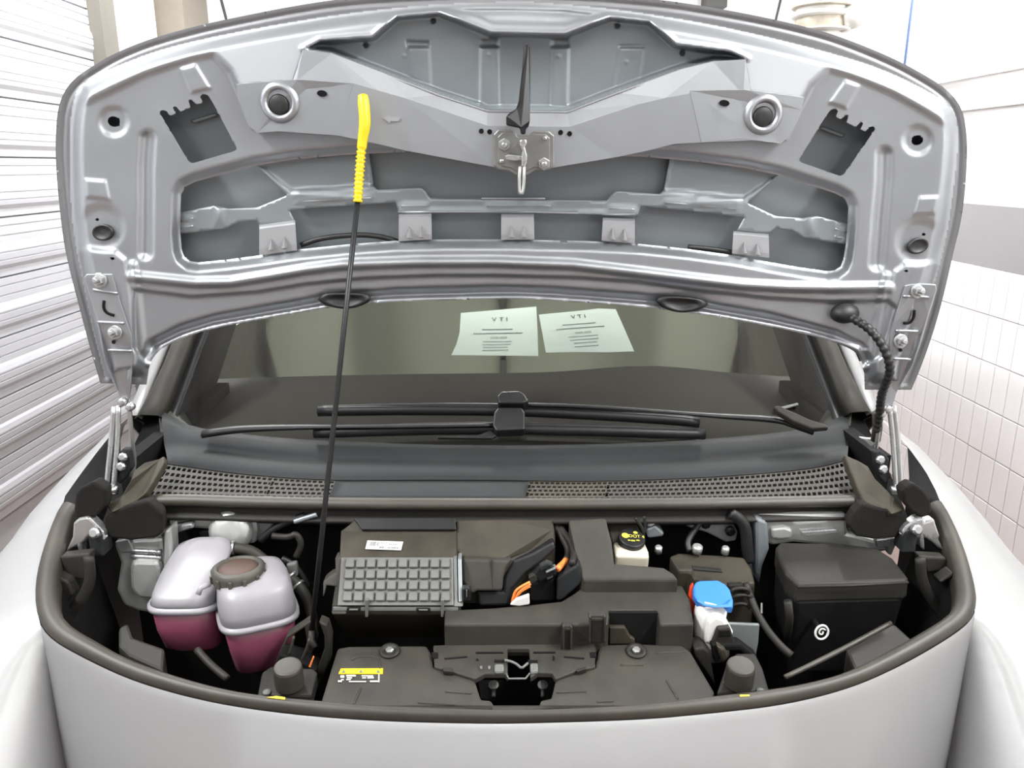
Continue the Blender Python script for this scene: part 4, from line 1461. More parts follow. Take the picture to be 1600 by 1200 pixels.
# --- heater box with its waffle cover
hb = thing('heater_box', 'black heater box with a grey waffle-pattern filter cover and white barcode label', 'heater', (Uy(620, 950, 1.06).x, 1.06, .72))
rowsL = [(553, 811, 1.105), (536, 830, 1.09), (531, 871, 1.048), (518, 946, 1.0), (518, 960, .997)]
rowsR = [(711, 811, 1.105), (713, 830, 1.09), (714, 871, 1.048), (722, 946, 1.0), (718, 960, .997)]
L = [Uy(*p) for p in rowsL]
R = [Uy(*p) for p in rowsR]
L += [Vector((L[-1].x, 1.10, .74)), Vector((L[0].x, 1.108, .74))]
R += [Vector((R[-1].x, 1.10, .74)), Vector((R[0].x, 1.108, .74))]
n = len(L)
V = L + R
F = [tuple(range(n)), tuple(range(2 * n - 1, n - 1, -1))] + [(i, i + 1 if i < n - 1 else 0, n + (i + 1 if i < n - 1 else 0), n + i) for i in range(n)]
mk('heater_housing', V, F, M_BROWN, hb, bev=.003)
P = [Uy(*p) for p in ((553, 811, 1.1035), (711, 811, 1.1035), (713, 829, 1.089), (566, 829, 1.089))]
v, f = ext([p + Vector((0, -.002, .003)) for p in P], (0, .002, -.004))
mk('housing_step', v, f, M_BLACK2, hb, bev=.001)
# waffle cover: a frame plate with 10 x 4 raised pads
g00, g10, g11, g01 = [Uy(*p) for p in ((534, 872, 1.045), (708, 872, 1.045), (709, 947, .9975), (528, 947, .9975))]
nrm = (g10 - g00).cross(g01 - g00).normalized()
if nrm.y > 0:
    nrm = -nrm
v, f = ext([g00 + nrm * .001, g10 + nrm * .001, g11 + nrm * .001, g01 + nrm * .001], nrm * .003)
wc = mk('waffle_cover', v, f, M_GREYP, hb, bev=.001)


def bil(a, b):
    return (g00 * (1 - a) + g10 * a) * (1 - b) + (g01 * (1 - a) + g11 * a) * b


ex, ey = (g10 - g00).normalized(), (g01 - g00).normalized()
pw, ph = (g10 - g00).length / 10 * .80, (g01 - g00).length / 4 * .78
Rm = Matrix((ex, nrm.cross(ex), nrm)).transposed()
pv, pf = box((0, 0, 0), (pw, ph, .0045), Rm)
pad0 = None
for j in range(4):
    for i in range(10):
        c = bil(.035 + .945 * (i + .5) / 10, .02 + .92 * (j + .5) / 4) + nrm * .006
        if pad0 is None:
            pad0 = mk('pad', pv, pf, M_GREYP, None, bev=.0012, seg=1, origin=(0, 0, 0))
            p = pad0
        else:
            p = pad0.copy()
            COL.objects.link(p)
        p.parent = wc
        p.location = c - ORG[wc]
for a, b in ((K('c', (1215, 495), (1245, 495), (1255, 870), (1225, 870)), M_GREYP), (K('c', (1255, 500), (1285, 500), (1292, 850), (1262, 860)), M_SKIN), (K('c', (1220, 845), (1300, 880), (1296, 895), (1220, 895)), M_GREYP)):
    P = [Uy(p[0], p[1], 1.043 - .00063 * (p[1] - 872)) for p in a]
    v, f = ext(P, (0, .02, .0))
    mk('cover_edge', v, f, b, hb, bev=.001)
for q in (K('c', (480, 840), (512, 840), (505, 985), (482, 985)), K('c', (1112, 840), (1142, 840), (1138, 985), (1114, 985))):
    P = [Uy(p[0], p[1], .992) for p in q]
    v, f = ext(P, (0, .006, 0))
    mk('cover_post', v, f, M_GREYP, hb, bev=.001)
for q in (K('c', (330, 908), (445, 908), (440, 952), (325, 952)), K('c', (905, 912), (1025, 912), (1025, 952), (912, 952))):
    P = [Uy(p[0], p[1], .993) for p in q]
    v, f = ext(P, (0, .006, 0))
    cl_ = mk('cover_clip', v, f, M_BLACK2, hb, bev=.001)
    P = [Uy(p[0], p[1], .991) for p in [(q[0][0] + 4, q[0][1] + 2), (q[1][0] - 4, q[1][1] + 2), (q[2][0] - 4, q[2][1] - 4), (q[3][0] + 4, q[3][1] - 4)]]
    v, f = ext(P, (0, .003, 0))
    mk('clip_tongue', v, f, M_GREYP, cl_, bev=.001)
P = [Uy(*p) for p in ((520, 949, .9955), (716, 949, .9955), (716, 955, .9945), (520, 955, .9945))]
v, f = ext(P, (0, .01, -.002))
mk('cover_rail', v, f, M_GREYP, hb, bev=.001)
q = K('c', (230, 490), (300, 490), (300, 880), (330, 880), (330, 960), (200, 960), (215, 820), (240, 730), (160, 720), (130, 830), (130, 690), (190, 640), (235, 620))
P = [Uy(p[0], p[1], 1.045 - .0006 * (p[1] - 872)) for p in q]
v, f = ext(P, (0, .02, 0))
mk('end_bracket', v, f, M_DUST, hb, bev=.002)
# label
def on_top(p, lift=.0):
    a, b, c_ = Uy(536, 830, 1.09), Uy(713, 830, 1.09), Uy(531, 871, 1.048)
    nn = (b - a).cross(c_ - a).normalized()
    if nn.z < 0:
        nn = -nn
    return Upl(p[0], p[1], a + nn * lift, nn)


lb = K('c', (502, 344), (800, 354), (782, 425), (484, 415))
v, f = ext([on_top(p, .0022) for p in lb], [on_top(p, .0008) for p in lb])
sl = mk('barcode_label', v, f, M_STICK, hb, label='white label with a small barcode')


def lq(a, b):
    A, B, C_, D = [np.array(p) for p in lb]
    return tuple((A * (1 - a) + B * a) * (1 - b) + (D * (1 - a) + C_ * a) * b)


V, F = [], []
rnd = random.Random(3)
for a0, a1, b0, b1, nb in ((.08, .34, .12, .62, 8), (.36, .44, .15, .35, 2), (.38, .52, .62, .86, 4), (.62, .92, .65, .86, 6), (.62, .90, .3, .42, 5), (.45, .58, .2, .3, 2)):
    for i in range(nb):
        x0 = a0 + (a1 - a0) * i / nb
        x1 = x0 + (a1 - a0) / nb * rnd.uniform(.45, .8)
        k = len(V)
        V += [on_top(lq(x, y), .0026) for x, y in ((x0, b0), (x1, b0), (x1, b1), (x0, b1))]
        F.append((k, k + 1, k + 2, k + 3))
mk('label_print', V, F, M_INK, sl)
pp_ = on_top(K('c', (1290, 360))[0], .0)
v, f = lathe(Uy(721, 848, 1.09), (0, -.5, 1), [(.004, 0), (.004, .004), (.002, .005)], 12)
mk('white_clip', v, f, M_WHITE, hb, sm=True, label='small white clip')

# --- air duct beside the heater box
ad = thing('air_duct', 'dusty black air duct running on from the heater box to the cables', 'duct', (Uy(780, 900, 1.06).x, 1.06, .74))
q = K('d', (175, 165), (600, 160), (985, 165), (1000, 250), (1000, 340), (800, 448), (640, 512), (560, 505), (220, 502), (180, 400))
P = [Uy(p[0], p[1], y) for p, y in zip(q, (1.107, 1.107, 1.107, 1.10, 1.092, 1.075, 1.062, 1.06, 1.06, 1.068))]
low = [Vector((p.x, p.y - .006, p.z - .07)) for p in P]
v, f = ext(P, low)
mk('duct_shell', v, f, M_BROWN, ad, bev=.004)
q = K('d', (225, 498), (640, 506), (590, 590), (570, 660), (562, 770), (345, 770), (300, 800), (225, 690))
v, f = ext([Uy(p[0], p[1], 1.053 - .0004 * (p[1] - 872)) for p in q], (0, .03, 0))
fp = mk('duct_front', v, f, M_DUST, ad, bev=.004)
v, f = tube([Uy(*p) for p in ((768, 874, 1.05), (769, 900, 1.042), (770, 921, 1.034))], .0012, 6)
mk('duct_seam', v, f, M_BLACK, fp)
q = K('d', (340, 768), (565, 768), (572, 660), (640, 512), (800, 450), (990, 345), (1008, 420), (900, 520), (760, 620), (640, 760), (610, 890), (360, 895))
v, f = ext([Uy(p[0], p[1], 1.063 - .00035 * (p[1] - 872)) for p in q], (0, .05, -.01))
mk('duct_underside', v, f, M_BLACK2, ad, bev=.004)
e0 = [Uy(*p) for p in ((822, 868, 1.075), (831, 863, 1.08), (848, 855, 1.09), (866, 845, 1.10))]
v, f = tube(e0, .0028, 8)
mk('duct_rim', v, f, M_DUST, ad, sm=True)
for t in (K('d', (800, 455)), K('d', (915, 395))):
    p = Uy(t[0][0], t[0][1], 1.082 if t[0][0] < 840 else 1.094)
    v, f = box(p, (.004, .008, .012))
    mk('rim_tooth', v, f, M_BLACK2, ad, bev=.001)
q = K('d', (225, 745), (290, 745), (300, 850), (230, 850))
v, f = ext([Uy(p[0], p[1], 1.0) for p in q], (0, .012, 0))
cb = mk('duct_clip', v, f, M_BLACK2, ad, bev=.002)
v, f = ext([Uy(p[0], p[1], .998) for p in K('d', (258, 760), (266, 760), (266, 815), (258, 815))], (0, .002, 0))
mk('clip_glint', v, f, M_ZINC, cb)  # bright metal sliver drawn as a glint on the clip

# --- upper and lower black covers
uc = thing('control_unit_cover', 'flat black plastic cover behind the long trim, holding the brake fluid reservoir', 'cover', (Uy(940, 890, 1.07).x, 1.07, .78))
q = [(888, 812), (947, 809), (956, 845), (960, 880), (1015, 884), (1037, 886), (1053, 896), (1060, 906), (912, 906), (903, 882)]
top_block('cover_top', q, yv(q, 810, 1.10, 906, 1.03), .10, M_DUST, uc, bev=.003)
q = K('d', (1010, 662), (1190, 545), (1232, 690), (1060, 842), (1010, 850))
v, f = ext([Uy(p[0], p[1], 1.035) for p in q], (.01, .05, 0))
mk('cover_flank', v, f, M_COWL, uc, bev=.003)
lc = thing('trim_cover', 'long black plastic trim cover with a rounded cut-out, behind the front panel', 'cover', (Uy(890, 1000, 1.0).x, 1.0, .78))
q = [(695, 953), (774, 949), (830, 944), (877, 939), (895, 928), (914, 914), (1066, 914), (1078, 936), (1084, 975), (1031, 976), (1028, 960), (1021, 954), (959, 954), (952, 960), (950, 976), (694, 976)]
P = [Uy(p[0], p[1], y) for p, y in zip(q, yv(q, 914, 1.045, 976, .965))]
v, f = ext(P, [p + Vector((0, .0, -.05)) for p in P])
mk('trim_shell', v, f, M_DUST, lc, bev=.003)
q = [(952, 958), (1028, 958), (1031, 1008), (950, 1008)]
v, f = ext([Uy(p[0], p[1], .986) for p in q], (0, .006, 0))
mk('recess_shade', v, f, M_TUB, lc)  # black sheet stands in for the shade inside the cut-out
q = K('e', (320, 890), (430, 890), (470, 960), (500, 975), (500, 1010), (320, 1010))
v, f = ext([Uy(p[0], p[1], .976) for p in q], (0, .008, 0))
mk('recess_block', v, f, M_BROWN, lc, bev=.002)
# clip towers standing in front of it
for q in (K('e', (178, 810), (300, 810), (300, 950), (298, 1002), (186, 1002), (190, 950)), K('e', (-5, 880), (65, 885), (72, 1060), (-20, 1050))):
    ct = thing('clip_tower', 'black plastic clip tower at the edge of the rounded cut-out' if q[0][0] > 900 else 'ribbed black plastic clip tower beside the bonnet catch', 'clip', Uy(q[3][0], q[3][1], .955))
    v, f = ext([Uy(p[0], p[1], .955) for p in q], (0, .012, 0))
    mk('clip_body', v, f, M_BLACK, ct, bev=.002)
    u0, u1 = q[0][0] + 2, q[1][0] - 2
    v0 = q[0][1]
    v, f = ext([Uy(p[0], p[1], .9535) for p in ((u0 + 1, v0 + 4), (u1 - 1, v0 + 4), (u1 - 1, v0 + 8), (u0 + 1, v0 + 8))], (0, .003, 0))
    mk('clip_bar', v, f, M_DUST, ct, bev=.0005)
    for uu in (u0, u1):
        v, f = ext([Uy(p[0], p[1], .951) for p in ((uu - 1.2, v0 + 2), (uu + 1.2, v0 + 2), (uu + 1.2, q[3][1] - 2), (uu - 1.2, q[3][1] - 2))], (0, .006, 0))
        mk('clip_rail', v, f, M_DUST, ct, bev=.0005)

# --- brake fluid reservoir
br_ = thing('brake_fluid_reservoir', 'small milky brake fluid reservoir with a black yellow-printed cap', 'reservoir', Uy(985, 885, 1.075))
q = [(958, 846), (1005, 842), (1013, 860), (1015, 871), (961, 868)]
P = [Uy(p[0], p[1], y) for p, y in zip(q, (1.10, 1.10, 1.075, 1.066, 1.066))]
v, f = ext(P, (0, .004, -.022))
mk('reservoir_body', v, f, M_BEIGE, br_, bev=.004, seg=3)
q = [(947, 811), (993, 810), (1003, 832), (1006, 848), (958, 850), (952, 830)]
P = [Uy(p[0], p[1], y) for p, y in zip(q, (1.14, 1.14, 1.125, 1.11, 1.11, 1.125))]
v, f = ext(P, (0, .004, -.03))
mk('reservoir_neck', v, f, M_BROWN, br_, bev=.004)
bcn = Uy(987, 843, 1.095)
bax = Vector((.12, -.35, 1)).normalized()
v, f = lathe(bcn, bax, [(.018, -.009), (.0205, -.008), (.0205, .003), (.019, .005), (.002, .0052)], 36)
bcap = mk('reservoir_cap', v, f, M_BLACK2, br_, sm=False, bev=.0012)
e1 = Vector((1, 0, 0)) - bax * bax.x
e1.normalize()
e2 = bax.cross(e1)
for cx, cy, rx, ry in ((-.0105, .002, .0056, .0052), (.006, .0095, .0034, .0026)):
    P = [bcn + bax * .0056 + e1 * (cx + rx * math.cos(a)) + e2 * (cy + ry * math.sin(a)) for a in np.linspace(0, 2 * PI, 18, endpoint=False)]
    mk('yellow_emblem', P, [tuple(range(18))], M_YPRINT, bcap)
text('DOT 4', 'yellow_print', .0082, M_YPRINT, bcap, basis(bcn + bax * .0057 + e1 * .0065 + e2 * .0015, e1, e2))
V, F = [], []
for k, (x0, x1, y0, y1) in enumerate(((-.003, .003, -.009, -.0065), (.005, .010, -.0075, -.0055), (-.008, -.004, -.0085, -.0065))):
    V += [bcn + bax * .0057 + e1 * x + e2 * y for x, y in ((x0, y0), (x1, y0), (x1, y1), (x0, y1))]
    F.append(tuple(range(4 * k, 4 * k + 4)))
mk('yellow_stroke', V, F, M_YPRINT, bcap)
# grey master-cylinder block beside it and black leads
mc = thing('valve_block', 'grey metal valve block behind the brake fluid reservoir', 'valve', Uy(1022, 845, 1.13))
front('valve_body', K('e', (570, 210), (640, 180), (700, 230), (700, 260), (590, 275)), 1.12, .03, M_SKIN, mc, bev=.004)
front('valve_plug', K('e', (580, 160), (640, 140), (640, 180), (585, 195)), 1.118, .02, M_GALV, mc, bev=.002)
for k, ln in enumerate((K('e', (500, 130), (540, 180), (560, 230), (555, 260)), K('e', (560, 120), (570, 170), (565, 230)))):
    hose('sensor_lead', [(p[0], p[1], 1.105) for p in ln], .0025, M_RUBBERB,
         ('longer thin black lead', 'shorter thin black lead')[k] + ' dropping beside the yellow-printed brake cap', 'cable')

# --- high-voltage plug and its cables
pl_ = thing('power_connector', 'black angular power connector with orange cables in the middle of the bay', 'connector', Uy(845, 900, 1.03))
q = K('d', (865, 565), (930, 528), (1005, 565), (1022, 600), (1012, 640), (930, 668), (870, 700), (832, 660), (800, 630))
v, f = ext([Uy(p[0], p[1], 1.03) for p in q], (0, .035, -.015))
mk('plug_body', v, f, M_BLACK2, pl_, bev=.004)
for q, m_ in ((K('d', (920, 605), (1005, 568), (1008, 585), (925, 622)), M_SKIN), (K('d', (870, 562), (930, 530), (985, 548), (880, 605)), M_COWL), (K('d', (775, 655), (835, 625), (855, 680), (800, 715)), M_BLACK), (K('d', (930, 665), (985, 640), (985, 655), (935, 680)), M_COWL)):
    v, f = ext([Uy(p[0], p[1], 1.0265) for p in q], (0, .012, 0))
    mk('plug_ridge', v, f, m_, pl_, bev=.002)
q = K('d', (800, 700), (1000, 660), (1005, 850), (800, 860))
v, f = ext([Uy(p[0], p[1], 1.045) for p in q], (0, .03, 0))
mk('plug_socket', v, f, M_TUB, pl_, bev=.004)
for k, ln in enumerate((K('d', (790, 690), (720, 725), (665, 765), (648, 830), (640, 870)), K('d', (795, 705), (740, 740), (690, 780), (670, 830), (660, 870)), K('d', (790, 725), (760, 742), (715, 768), (690, 800)))):
    v, f = tube(smooth([Uy(p[0], p[1], 1.025) for p in ln], 16), .0020, 8)
    mk('orange_lead', v, f, M_ORANGE, pl_, sm=True, label='orange lead')
for k, ln in enumerate((K('d', (1000, 170), (1010, 240), (1060, 320), (1105, 400), (1110, 470), (1085, 520), (1040, 560), (1020, 580)), K('d', (1020, 180), (1060, 270), (1120, 340), (1150, 410), (1155, 480), (1140, 540)))):
    P = smooth([Uy(p[0], p[1], y) for p, y in zip(ln, np.linspace(1.13, 1.04, len(ln)))], 24)
    c_ = thing('power_cable', ('black cable with an orange end plugged into the connector', 'black cable looping outside the one with the orange end')[k], 'cable', P[-1])
    n_ = 17 if k == 0 else 24
    v, f = tube(P[:n_], .0052, 10)
    mk('black_sheath', v, f, M_BLACK, c_, sm=True)
    if k == 0:
        v, f = tube(P[n_ - 1:], .0048, 10)
        mk('orange_end', v, f, M_ORANGE, c_, sm=True, label='bare orange end')
wt = front('white_tab', K('d', (622, 885), (672, 835), (785, 795), (788, 880), (700, 895)), 1.0, .006, M_WHITE, None, bev=.002)
tag(wt, 'small white plastic tab under the orange cables', 'tab')

# --- battery
bt = thing('battery', 'dusty black battery behind the blue filler cap', 'battery', (Uy(1115, 930, 1.05).x, 1.08, .74))
q = K('e', (735, 395), (800, 370), (1100, 385), (1255, 400), (1310, 480), (1335, 585), (1250, 590), (1150, 600), (900, 555), (885, 500), (800, 500))
P = [Uy(p[0], p[1], y) for p, y in zip(q, yv(q, 865, 1.115, 915, 1.055))]
v, f = ext(P, (0, 0, -.11))
mk('battery_case', v, f, M_BROWN, bt, bev=.004)
for q in (K('e', (1150, 600), (1250, 595), (1260, 625), (1160, 640)), K('e', (900, 480), (1100, 500), (1110, 515), (905, 500))):
    front('battery_rib', q, 1.05, .01, M_BLACK, bt, bev=.001)
for c, r in (((930, 350), .008), ((1125, 360), .006), ((660, 355), .006)):
    q = K('e', c)[0]
    v, f = lathe(Uy(q[0], q[1], 1.11), (0, -.3, 1), [(r, -.004), (r, .006), (r * .7, .008)], 12)
    mk('battery_terminal', v, f, M_GALV, bt, sm=True)
for k, (c, rx, ry) in enumerate((((1230, 640), 60, 22), ((1240, 690), 70, 25), ((1230, 745), 60, 20))):
    ln = [K('e', (c[0] + rx * math.cos(a), c[1] + ry * math.sin(a)))[0] for a in np.linspace(PI * .9, 2.2 * PI, 10)]
    v, f = tube([Uy(p[0], p[1], 1.04) for p in ln], .003, 8)
    mk('battery_lead', v, f, M_BLACK, bt, sm=True)
sh_ = front('shield_plate', K('e', (1140, 862), (1366, 872), (1357, 1000), (1340, 1090), (1190, 1010)), 1.0, .006, M_WASH, None, bev=.002)
tag(sh_, 'pale grey flat shield plate behind the washer filler neck', 'plate')
hose('battery_cable', [(p[0], p[1], y) for p, y in zip(K('g', (95, 500), (130, 600), (180, 710), (240, 800), (310, 880), (370, 930)), (1.06, 1.04, 1.02, 1.0, .985, .975))], .0055, M_BLACK,
     'thick dusty black cable running down between battery and fuse box', 'cable')
v, f = tube([Uy(*p) for p in ((1190, 942, 1.01), (1190, 958, 1.005))], .0015, 6)
tag(mk('metal_pin', v, f, M_ZINC, None, origin=Uy(1190, 958, 1.005)), 'tiny bright metal pin beside the thick battery cable', 'pin')

# --- washer filler
wf = thing('washer_filler', 'white washer fluid filler neck with a bright blue cap', 'filler', Uy(1108, 1005, 1.0))
a0, a1, a2, a3 = Uy(1112, 948, 1.008), Uy(1109, 962, 1.0), Uy(1110, 985, .998), Uy(1112, 1020, 1.0)
v, f = tube([a0, a1, a2, a3], [.0225, .0225, .0235, .025], 28, flat=.9)
mk('filler_neck', v, f, M_WHITE, wf, sm=True)
q = K('e', (1000, 850), (1060, 800), (1130, 830), (1185, 930), (1180, 1010), (980, 1010), (985, 920))
v, f = ext([Uy(p[0], p[1], .972) for p in q], (0, .03, 0))
mk('neck_bulge', v, f, M_WHITE, wf, bev=.006, seg=3)
q = K('e', (903, 610), (918, 574), (950, 562), (1075, 558), (1130, 590), (1160, 625), (1172, 665), (1182, 700), (1180, 755), (1150, 750), (1065, 755), (985, 742), (930, 705), (905, 660))
P = [Uy(p[0], p[1], y) for p, y in zip(q, [1.0 + .035 * (940 - p[1]) / 35 for p in q])]
v, f = ext(P, (0, .004, -.012))
cp_ = mk('filler_cap', v, f, M_BLUE, wf, bev=.003, seg=3)
q = K('e', (925, 690), (985, 722), (1060, 735), (1130, 730), (1165, 690), (1180, 715), (1180, 752), (1060, 755), (980, 742), (930, 712))
v, f = ext([Uy(p[0], p[1], .985 + .03 * (940 - p[1]) / 35) for p in q], (0, .01, -.006))
mk('cap_rim', v, f, M_BLUE, cp_, bev=.002)
rp_ = front('red_clip', K('e', (868, 720), (884, 620), (906, 588), (914, 700), (908, 835), (885, 780)), 1.03, .008, M_RED, None, bev=.002)
tag(rp_, 'narrow red plastic clip peeking out beside the blue filler cap', 'clip')

# --- fuse box
fb = thing('fuse_box', 'big black fuse box with a sloping dusty lid at the tiled-wall end of the bay', 'box', (Uy(1310, 960, 1.04).x, 1.04, .76))
q = K('g', (270, 285), (300, 252), (600, 258), (880, 288), (975, 350), (1068, 468), (1050, 485), (400, 502), (330, 440), (285, 340))
P = [Uy(p[0], p[1], y) for p, y in zip(q, yv(q, 848, 1.105, 910, 1.015))]
low = [p + Vector((0, -.002, -.030)) for p in P]
v, f = ext(P, low)
mk('fuse_box_lid', v, f, M_BLACK, fb, bev=.007, seg=3)
c = sum(low, Vector()) / len(low)
b0 = [p + (c - p) * .035 + Vector((0, 0, .002)) for p in low]
v, f = ext(b0, [p + (c - p) * .10 + Vector((0, .01, -.13)) for p in b0])
mk('fuse_box_body', v, f, M_BLACK2, fb, bev=.006)
v, f = tube([Uy(*p) for p in ((1246, 917, 1.006), (1330, 915, 1.005), (1419, 910, 1.005))], .0022, 8)
mk('lid_edge', v, f, M_BLACK, fb, sm=True)
v, f = tube([Uy(*p) for p in ((1231, 940, 1.005), (1234, 965, 1.01), (1230, 1000, 1.015))], .006, 8)
mk('body_rib', v, f, M_BLACK, fb, sm=True)
em = Uy(1284, 988, .985)
e_t = thing('round_clip', 'small pale oval clip on the front of the fuse box', 'clip', em)
fr_ = [em + Vector((.009 * math.cos(a), 0, .011 * math.sin(a))) for a in np.linspace(0, 2 * PI, 24)]
v, f = tube(fr_, .0016, 6, cap=False)
mk('clip_ring', v, f, M_STICK, e_t, sm=True)
v, f = tube([em + Vector((.0055 * math.cos(a) * (1 - a / 9), 0, .007 * math.sin(a) * (1 - a / 9))) for a in np.linspace(.5, 7, 20)], .0013, 6)
mk('clip_spring', v, f, M_STICK, e_t, sm=True)
v, f = tube([em + Vector((0, 0, 0)), em + Vector((0, .03, 0))], .004, 8)
mk('clip_stem', v, f, M_BLACK2, e_t, sm=True)
hose('bay_hose', [(p[0], p[1], 1.12) for p in K('e', (1160, 90), (1240, 140), (1270, 220), (1275, 320), (1290, 430))], .009, M_RUBBERB, 'black hose dropping from the bulkhead beside the fuse box', 'hose')
hose('bay_hose', [(p[0], p[1], y) for p, y in zip(K('e', (960, 150), (900, 230), (860, 300), (880, 360)), (1.14, 1.13, 1.12, 1.11))], .005, M_RUBBERB, 'thin black hose rising from the battery to the silver bulkhead plate', 'hose')
for k, ln in enumerate((K('b', (830, 180), (900, 110), (1000, 60), (1110, 20)), K('b', (1040, 60), (1100, 40), (1180, 15)), K('b', (900, 150), (1010, 160), (1050, 130), (1090, 200), (1050, 280)), K('b', (960, 290), (1040, 330), (1090, 400), (1130, 470)))):
    hose('bay_cable', [(p[0], p[1], 1.13 - .01 * k) for p in ln], (.006, .004, .005, .005)[k], (M_BLACK2, M_SKIN, M_BLACK, M_BLACK2)[k],
         ('thick black cable slanting under the cowl beside the heater box', 'thin grey pipe under the cowl beside the prop rod', 'twisted black cable between coolant hose and heater box', 'black cable behind the bend of the coolant hose')[k], 'cable')
bk_ = front('loom_clip', K('b', (985, 330), (1050, 320), (1060, 400), (1030, 425), (1000, 395)), 1.09, .012, M_GREYP, None, bev=.003)
tag(bk_, 'small grey loom clip beside the coolant hose', 'clip')

# --- front panel cover
fp_ = thing('front_panel_cover', 'wide dusty black plastic cover across the front of the bay with a warning sticker', 'cover', (Uy(800, 1100, .86).x, .9, .76))


def Zc(u, v, dz=0.0):
    """On the gently sloping top of the front cover."""
    return Upl(u, v, Vector((0, .845, .795 + dz)), Vector((0, -.13, 1)).normalized())


q = [(527, 1012), (545, 1009), (629, 1008), (667, 1008), (674, 1020), (678, 1042), (742, 1061), (752, 1092), (768, 1093), (774, 1105), (842, 1105), (844, 1093), (861, 1090), (868, 1061), (929, 1042), (934, 1020), (938, 1006),
     (1000, 1005), (1066, 1007), (1080, 1018), (1117, 1081), (1112, 1092), (990, 1106), (875, 1112), (774, 1112), (667, 1110), (581, 1106), (500, 1098), (503, 1090)]
v, f = ext([Zc(*p) for p in q], (0, 0, -.03))
mk('cover_shell', v, f, M_DUST, fp_, bev=.004)
q = K('k', (90, 150), (300, 140), (420, 120), (1080, 120), (1260, 140), (1450, 140), (1440, 250), (1440, 330), (1290, 360), (1110, 432), (1080, 380), (960, 378), (900, 420), (890, 175), (710, 175), (712, 420), (690, 385), (520, 385), (440, 430),
      (250, 370), (100, 330))
v, f = ext([Zc(p[0], p[1], .004) for p in q], (0, 0, -.008))
lb_ = mk('catch_carrier', v, f, M_DUST, fp_, bev=.003)
for q in (K('k', (445, 205), (670, 205), (675, 215), (445, 217)), K('k', (925, 203), (1105, 203), (1110, 213), (925, 215)), K('k', (600, 270), (680, 270), (680, 290), (600, 290)), K('k', (880, 272), (960, 272), (960, 290), (880, 290)),
          K('k', (75, 210), (130, 210), (130, 255), (80, 255)), K('k', (1395, 207), (1450, 207), (1450, 250), (1400, 250)), K('k', (1085, 240), (1100, 240), (1100, 272), (1088, 275)), K('k', (450, 262), (465, 262), (465, 275), (450, 275))):
    v, f = ext([Zc(p[0], p[1], .0052) for p in q], (0, 0, -.004))
    mk('carrier_slot', v, f, M_TUB, lb_)
for q in (K('k', (180, 245), (370, 232), (375, 240), (185, 255)), K('k', (1180, 232), (1350, 245), (1350, 254), (1180, 240)), K('k', (165, 335), (245, 330), (258, 370), (175, 365)), K('k', (1285, 345), (1360, 322), (1370, 345), (1290, 368))):
    v, f = ext([Zc(p[0], p[1], .007) for p in q], (0, 0, -.006))
    mk('carrier_rib', v, f, M_BLACK, lb_, bev=.001)
for q in (K('k', (598, 300), (680, 300), (682, 365), (600, 368)), K('k', (895, 295), (965, 292), (968, 365), (900, 375))):
    v, f = ext([Zc(p[0], p[1], .008) for p in q], (0, 0, -.006))
    mk('catch_roller', v, f, M_GREYP, lb_, bev=.003)
for q in (K('k', (478, 320), (500, 318), (500, 342), (480, 344)), K('k', (545, 318), (570, 318), (568, 345), (548, 345))):
    v, f = ext([Zc(p[0], p[1], .0065) for p in q], (0, 0, -.004))
    mk('catch_rivet', v, f, M_GREYP, lb_, bev=.001)
hk = [Zc(p[0], p[1], .008) for p in smooth(K('k', (685, 275), (740, 285), (790, 310), (825, 345), (850, 325), (880, 300)), 16)]
v, f = tube(hk, .0018, 8)
mk('catch_spring', v, f, M_GREYP, lb_, sm=True)
v, f = tube([Zc(p[0], p[1], .004) for p in K('k', (700, 390), (720, 430), (860, 428), (895, 385))], .0014, 6)
mk('catch_wire', v, f, M_GREYP, lb_, sm=True)
q = K('k', (470, 440), (1100, 440), (1085, 590), (980, 610), (960, 680), (620, 680), (600, 610), (490, 590))
v, f = ext([Zc(p[0], p[1], -.11) for p in q], (0, 0, -.01))
mk('opening_shade', v, f, M_TUB, fp_)  # black sheet put in for the shade deep in the catch opening
for c in ((593, 520), (1003, 520)):
    q = K('k', (c[0], c[1] - 35), (c[0], c[1] + 60))
    v, f = tube([Zc(p[0], p[1], -.03) for p in q], .003, 10)
    b_ = mk('opening_bolt', v, f, M_BLACK, fp_, sm=True)
    v, f = lathe(Zc(q[0][0], q[0][1], -.028), (0, -.3, 1), [(.007, 0), (.007, .002), (.003, .003)], 12)
    mk('bolt_washer', v, f, M_GREYP, b_)
# screws in their wells, pressed lines
for c in ((609, 1018), (994, 1018)):
    p = Zc(*c, .001)
    v, f = lathe(p, (0, -.2, 1), [(.014, 0), (.0135, .003), (.009, .003), (.008, .001), (.001, .001)], 20)
    w_ = mk('screw_well', v, f, M_BLACK, fp_, sm=True)
    v, f = lathe(p, (0, -.2, 1), [(.006, 0), (.006, .004), (.004, .006), (.001, .006)], 6)
    mk('screw_head', v, f, M_ZINC, w_)
for q in (K('h', (590, 320), (600, 300), (740, 296), (745, 355), (745, 370)), K('h', (1100, 490), (1240, 500)), K('h', (950, 550), (1150, 560)), K('h', (640, 470), (600, 560)), K('i', (380, 495), (540, 488)), K('i', (730, 345), (850, 345)),
          K('i', (920, 280), (1080, 275)), K('i', (980, 430), (1040, 530)), K('i', (600, 545), (690, 542))):
    v, f = tube([Zc(p[0], p[1], .0) for p in smooth(q, 8, 1)], .0016, 6)
    mk('pressed_line', v, f, M_DUST, fp_, sm=True)
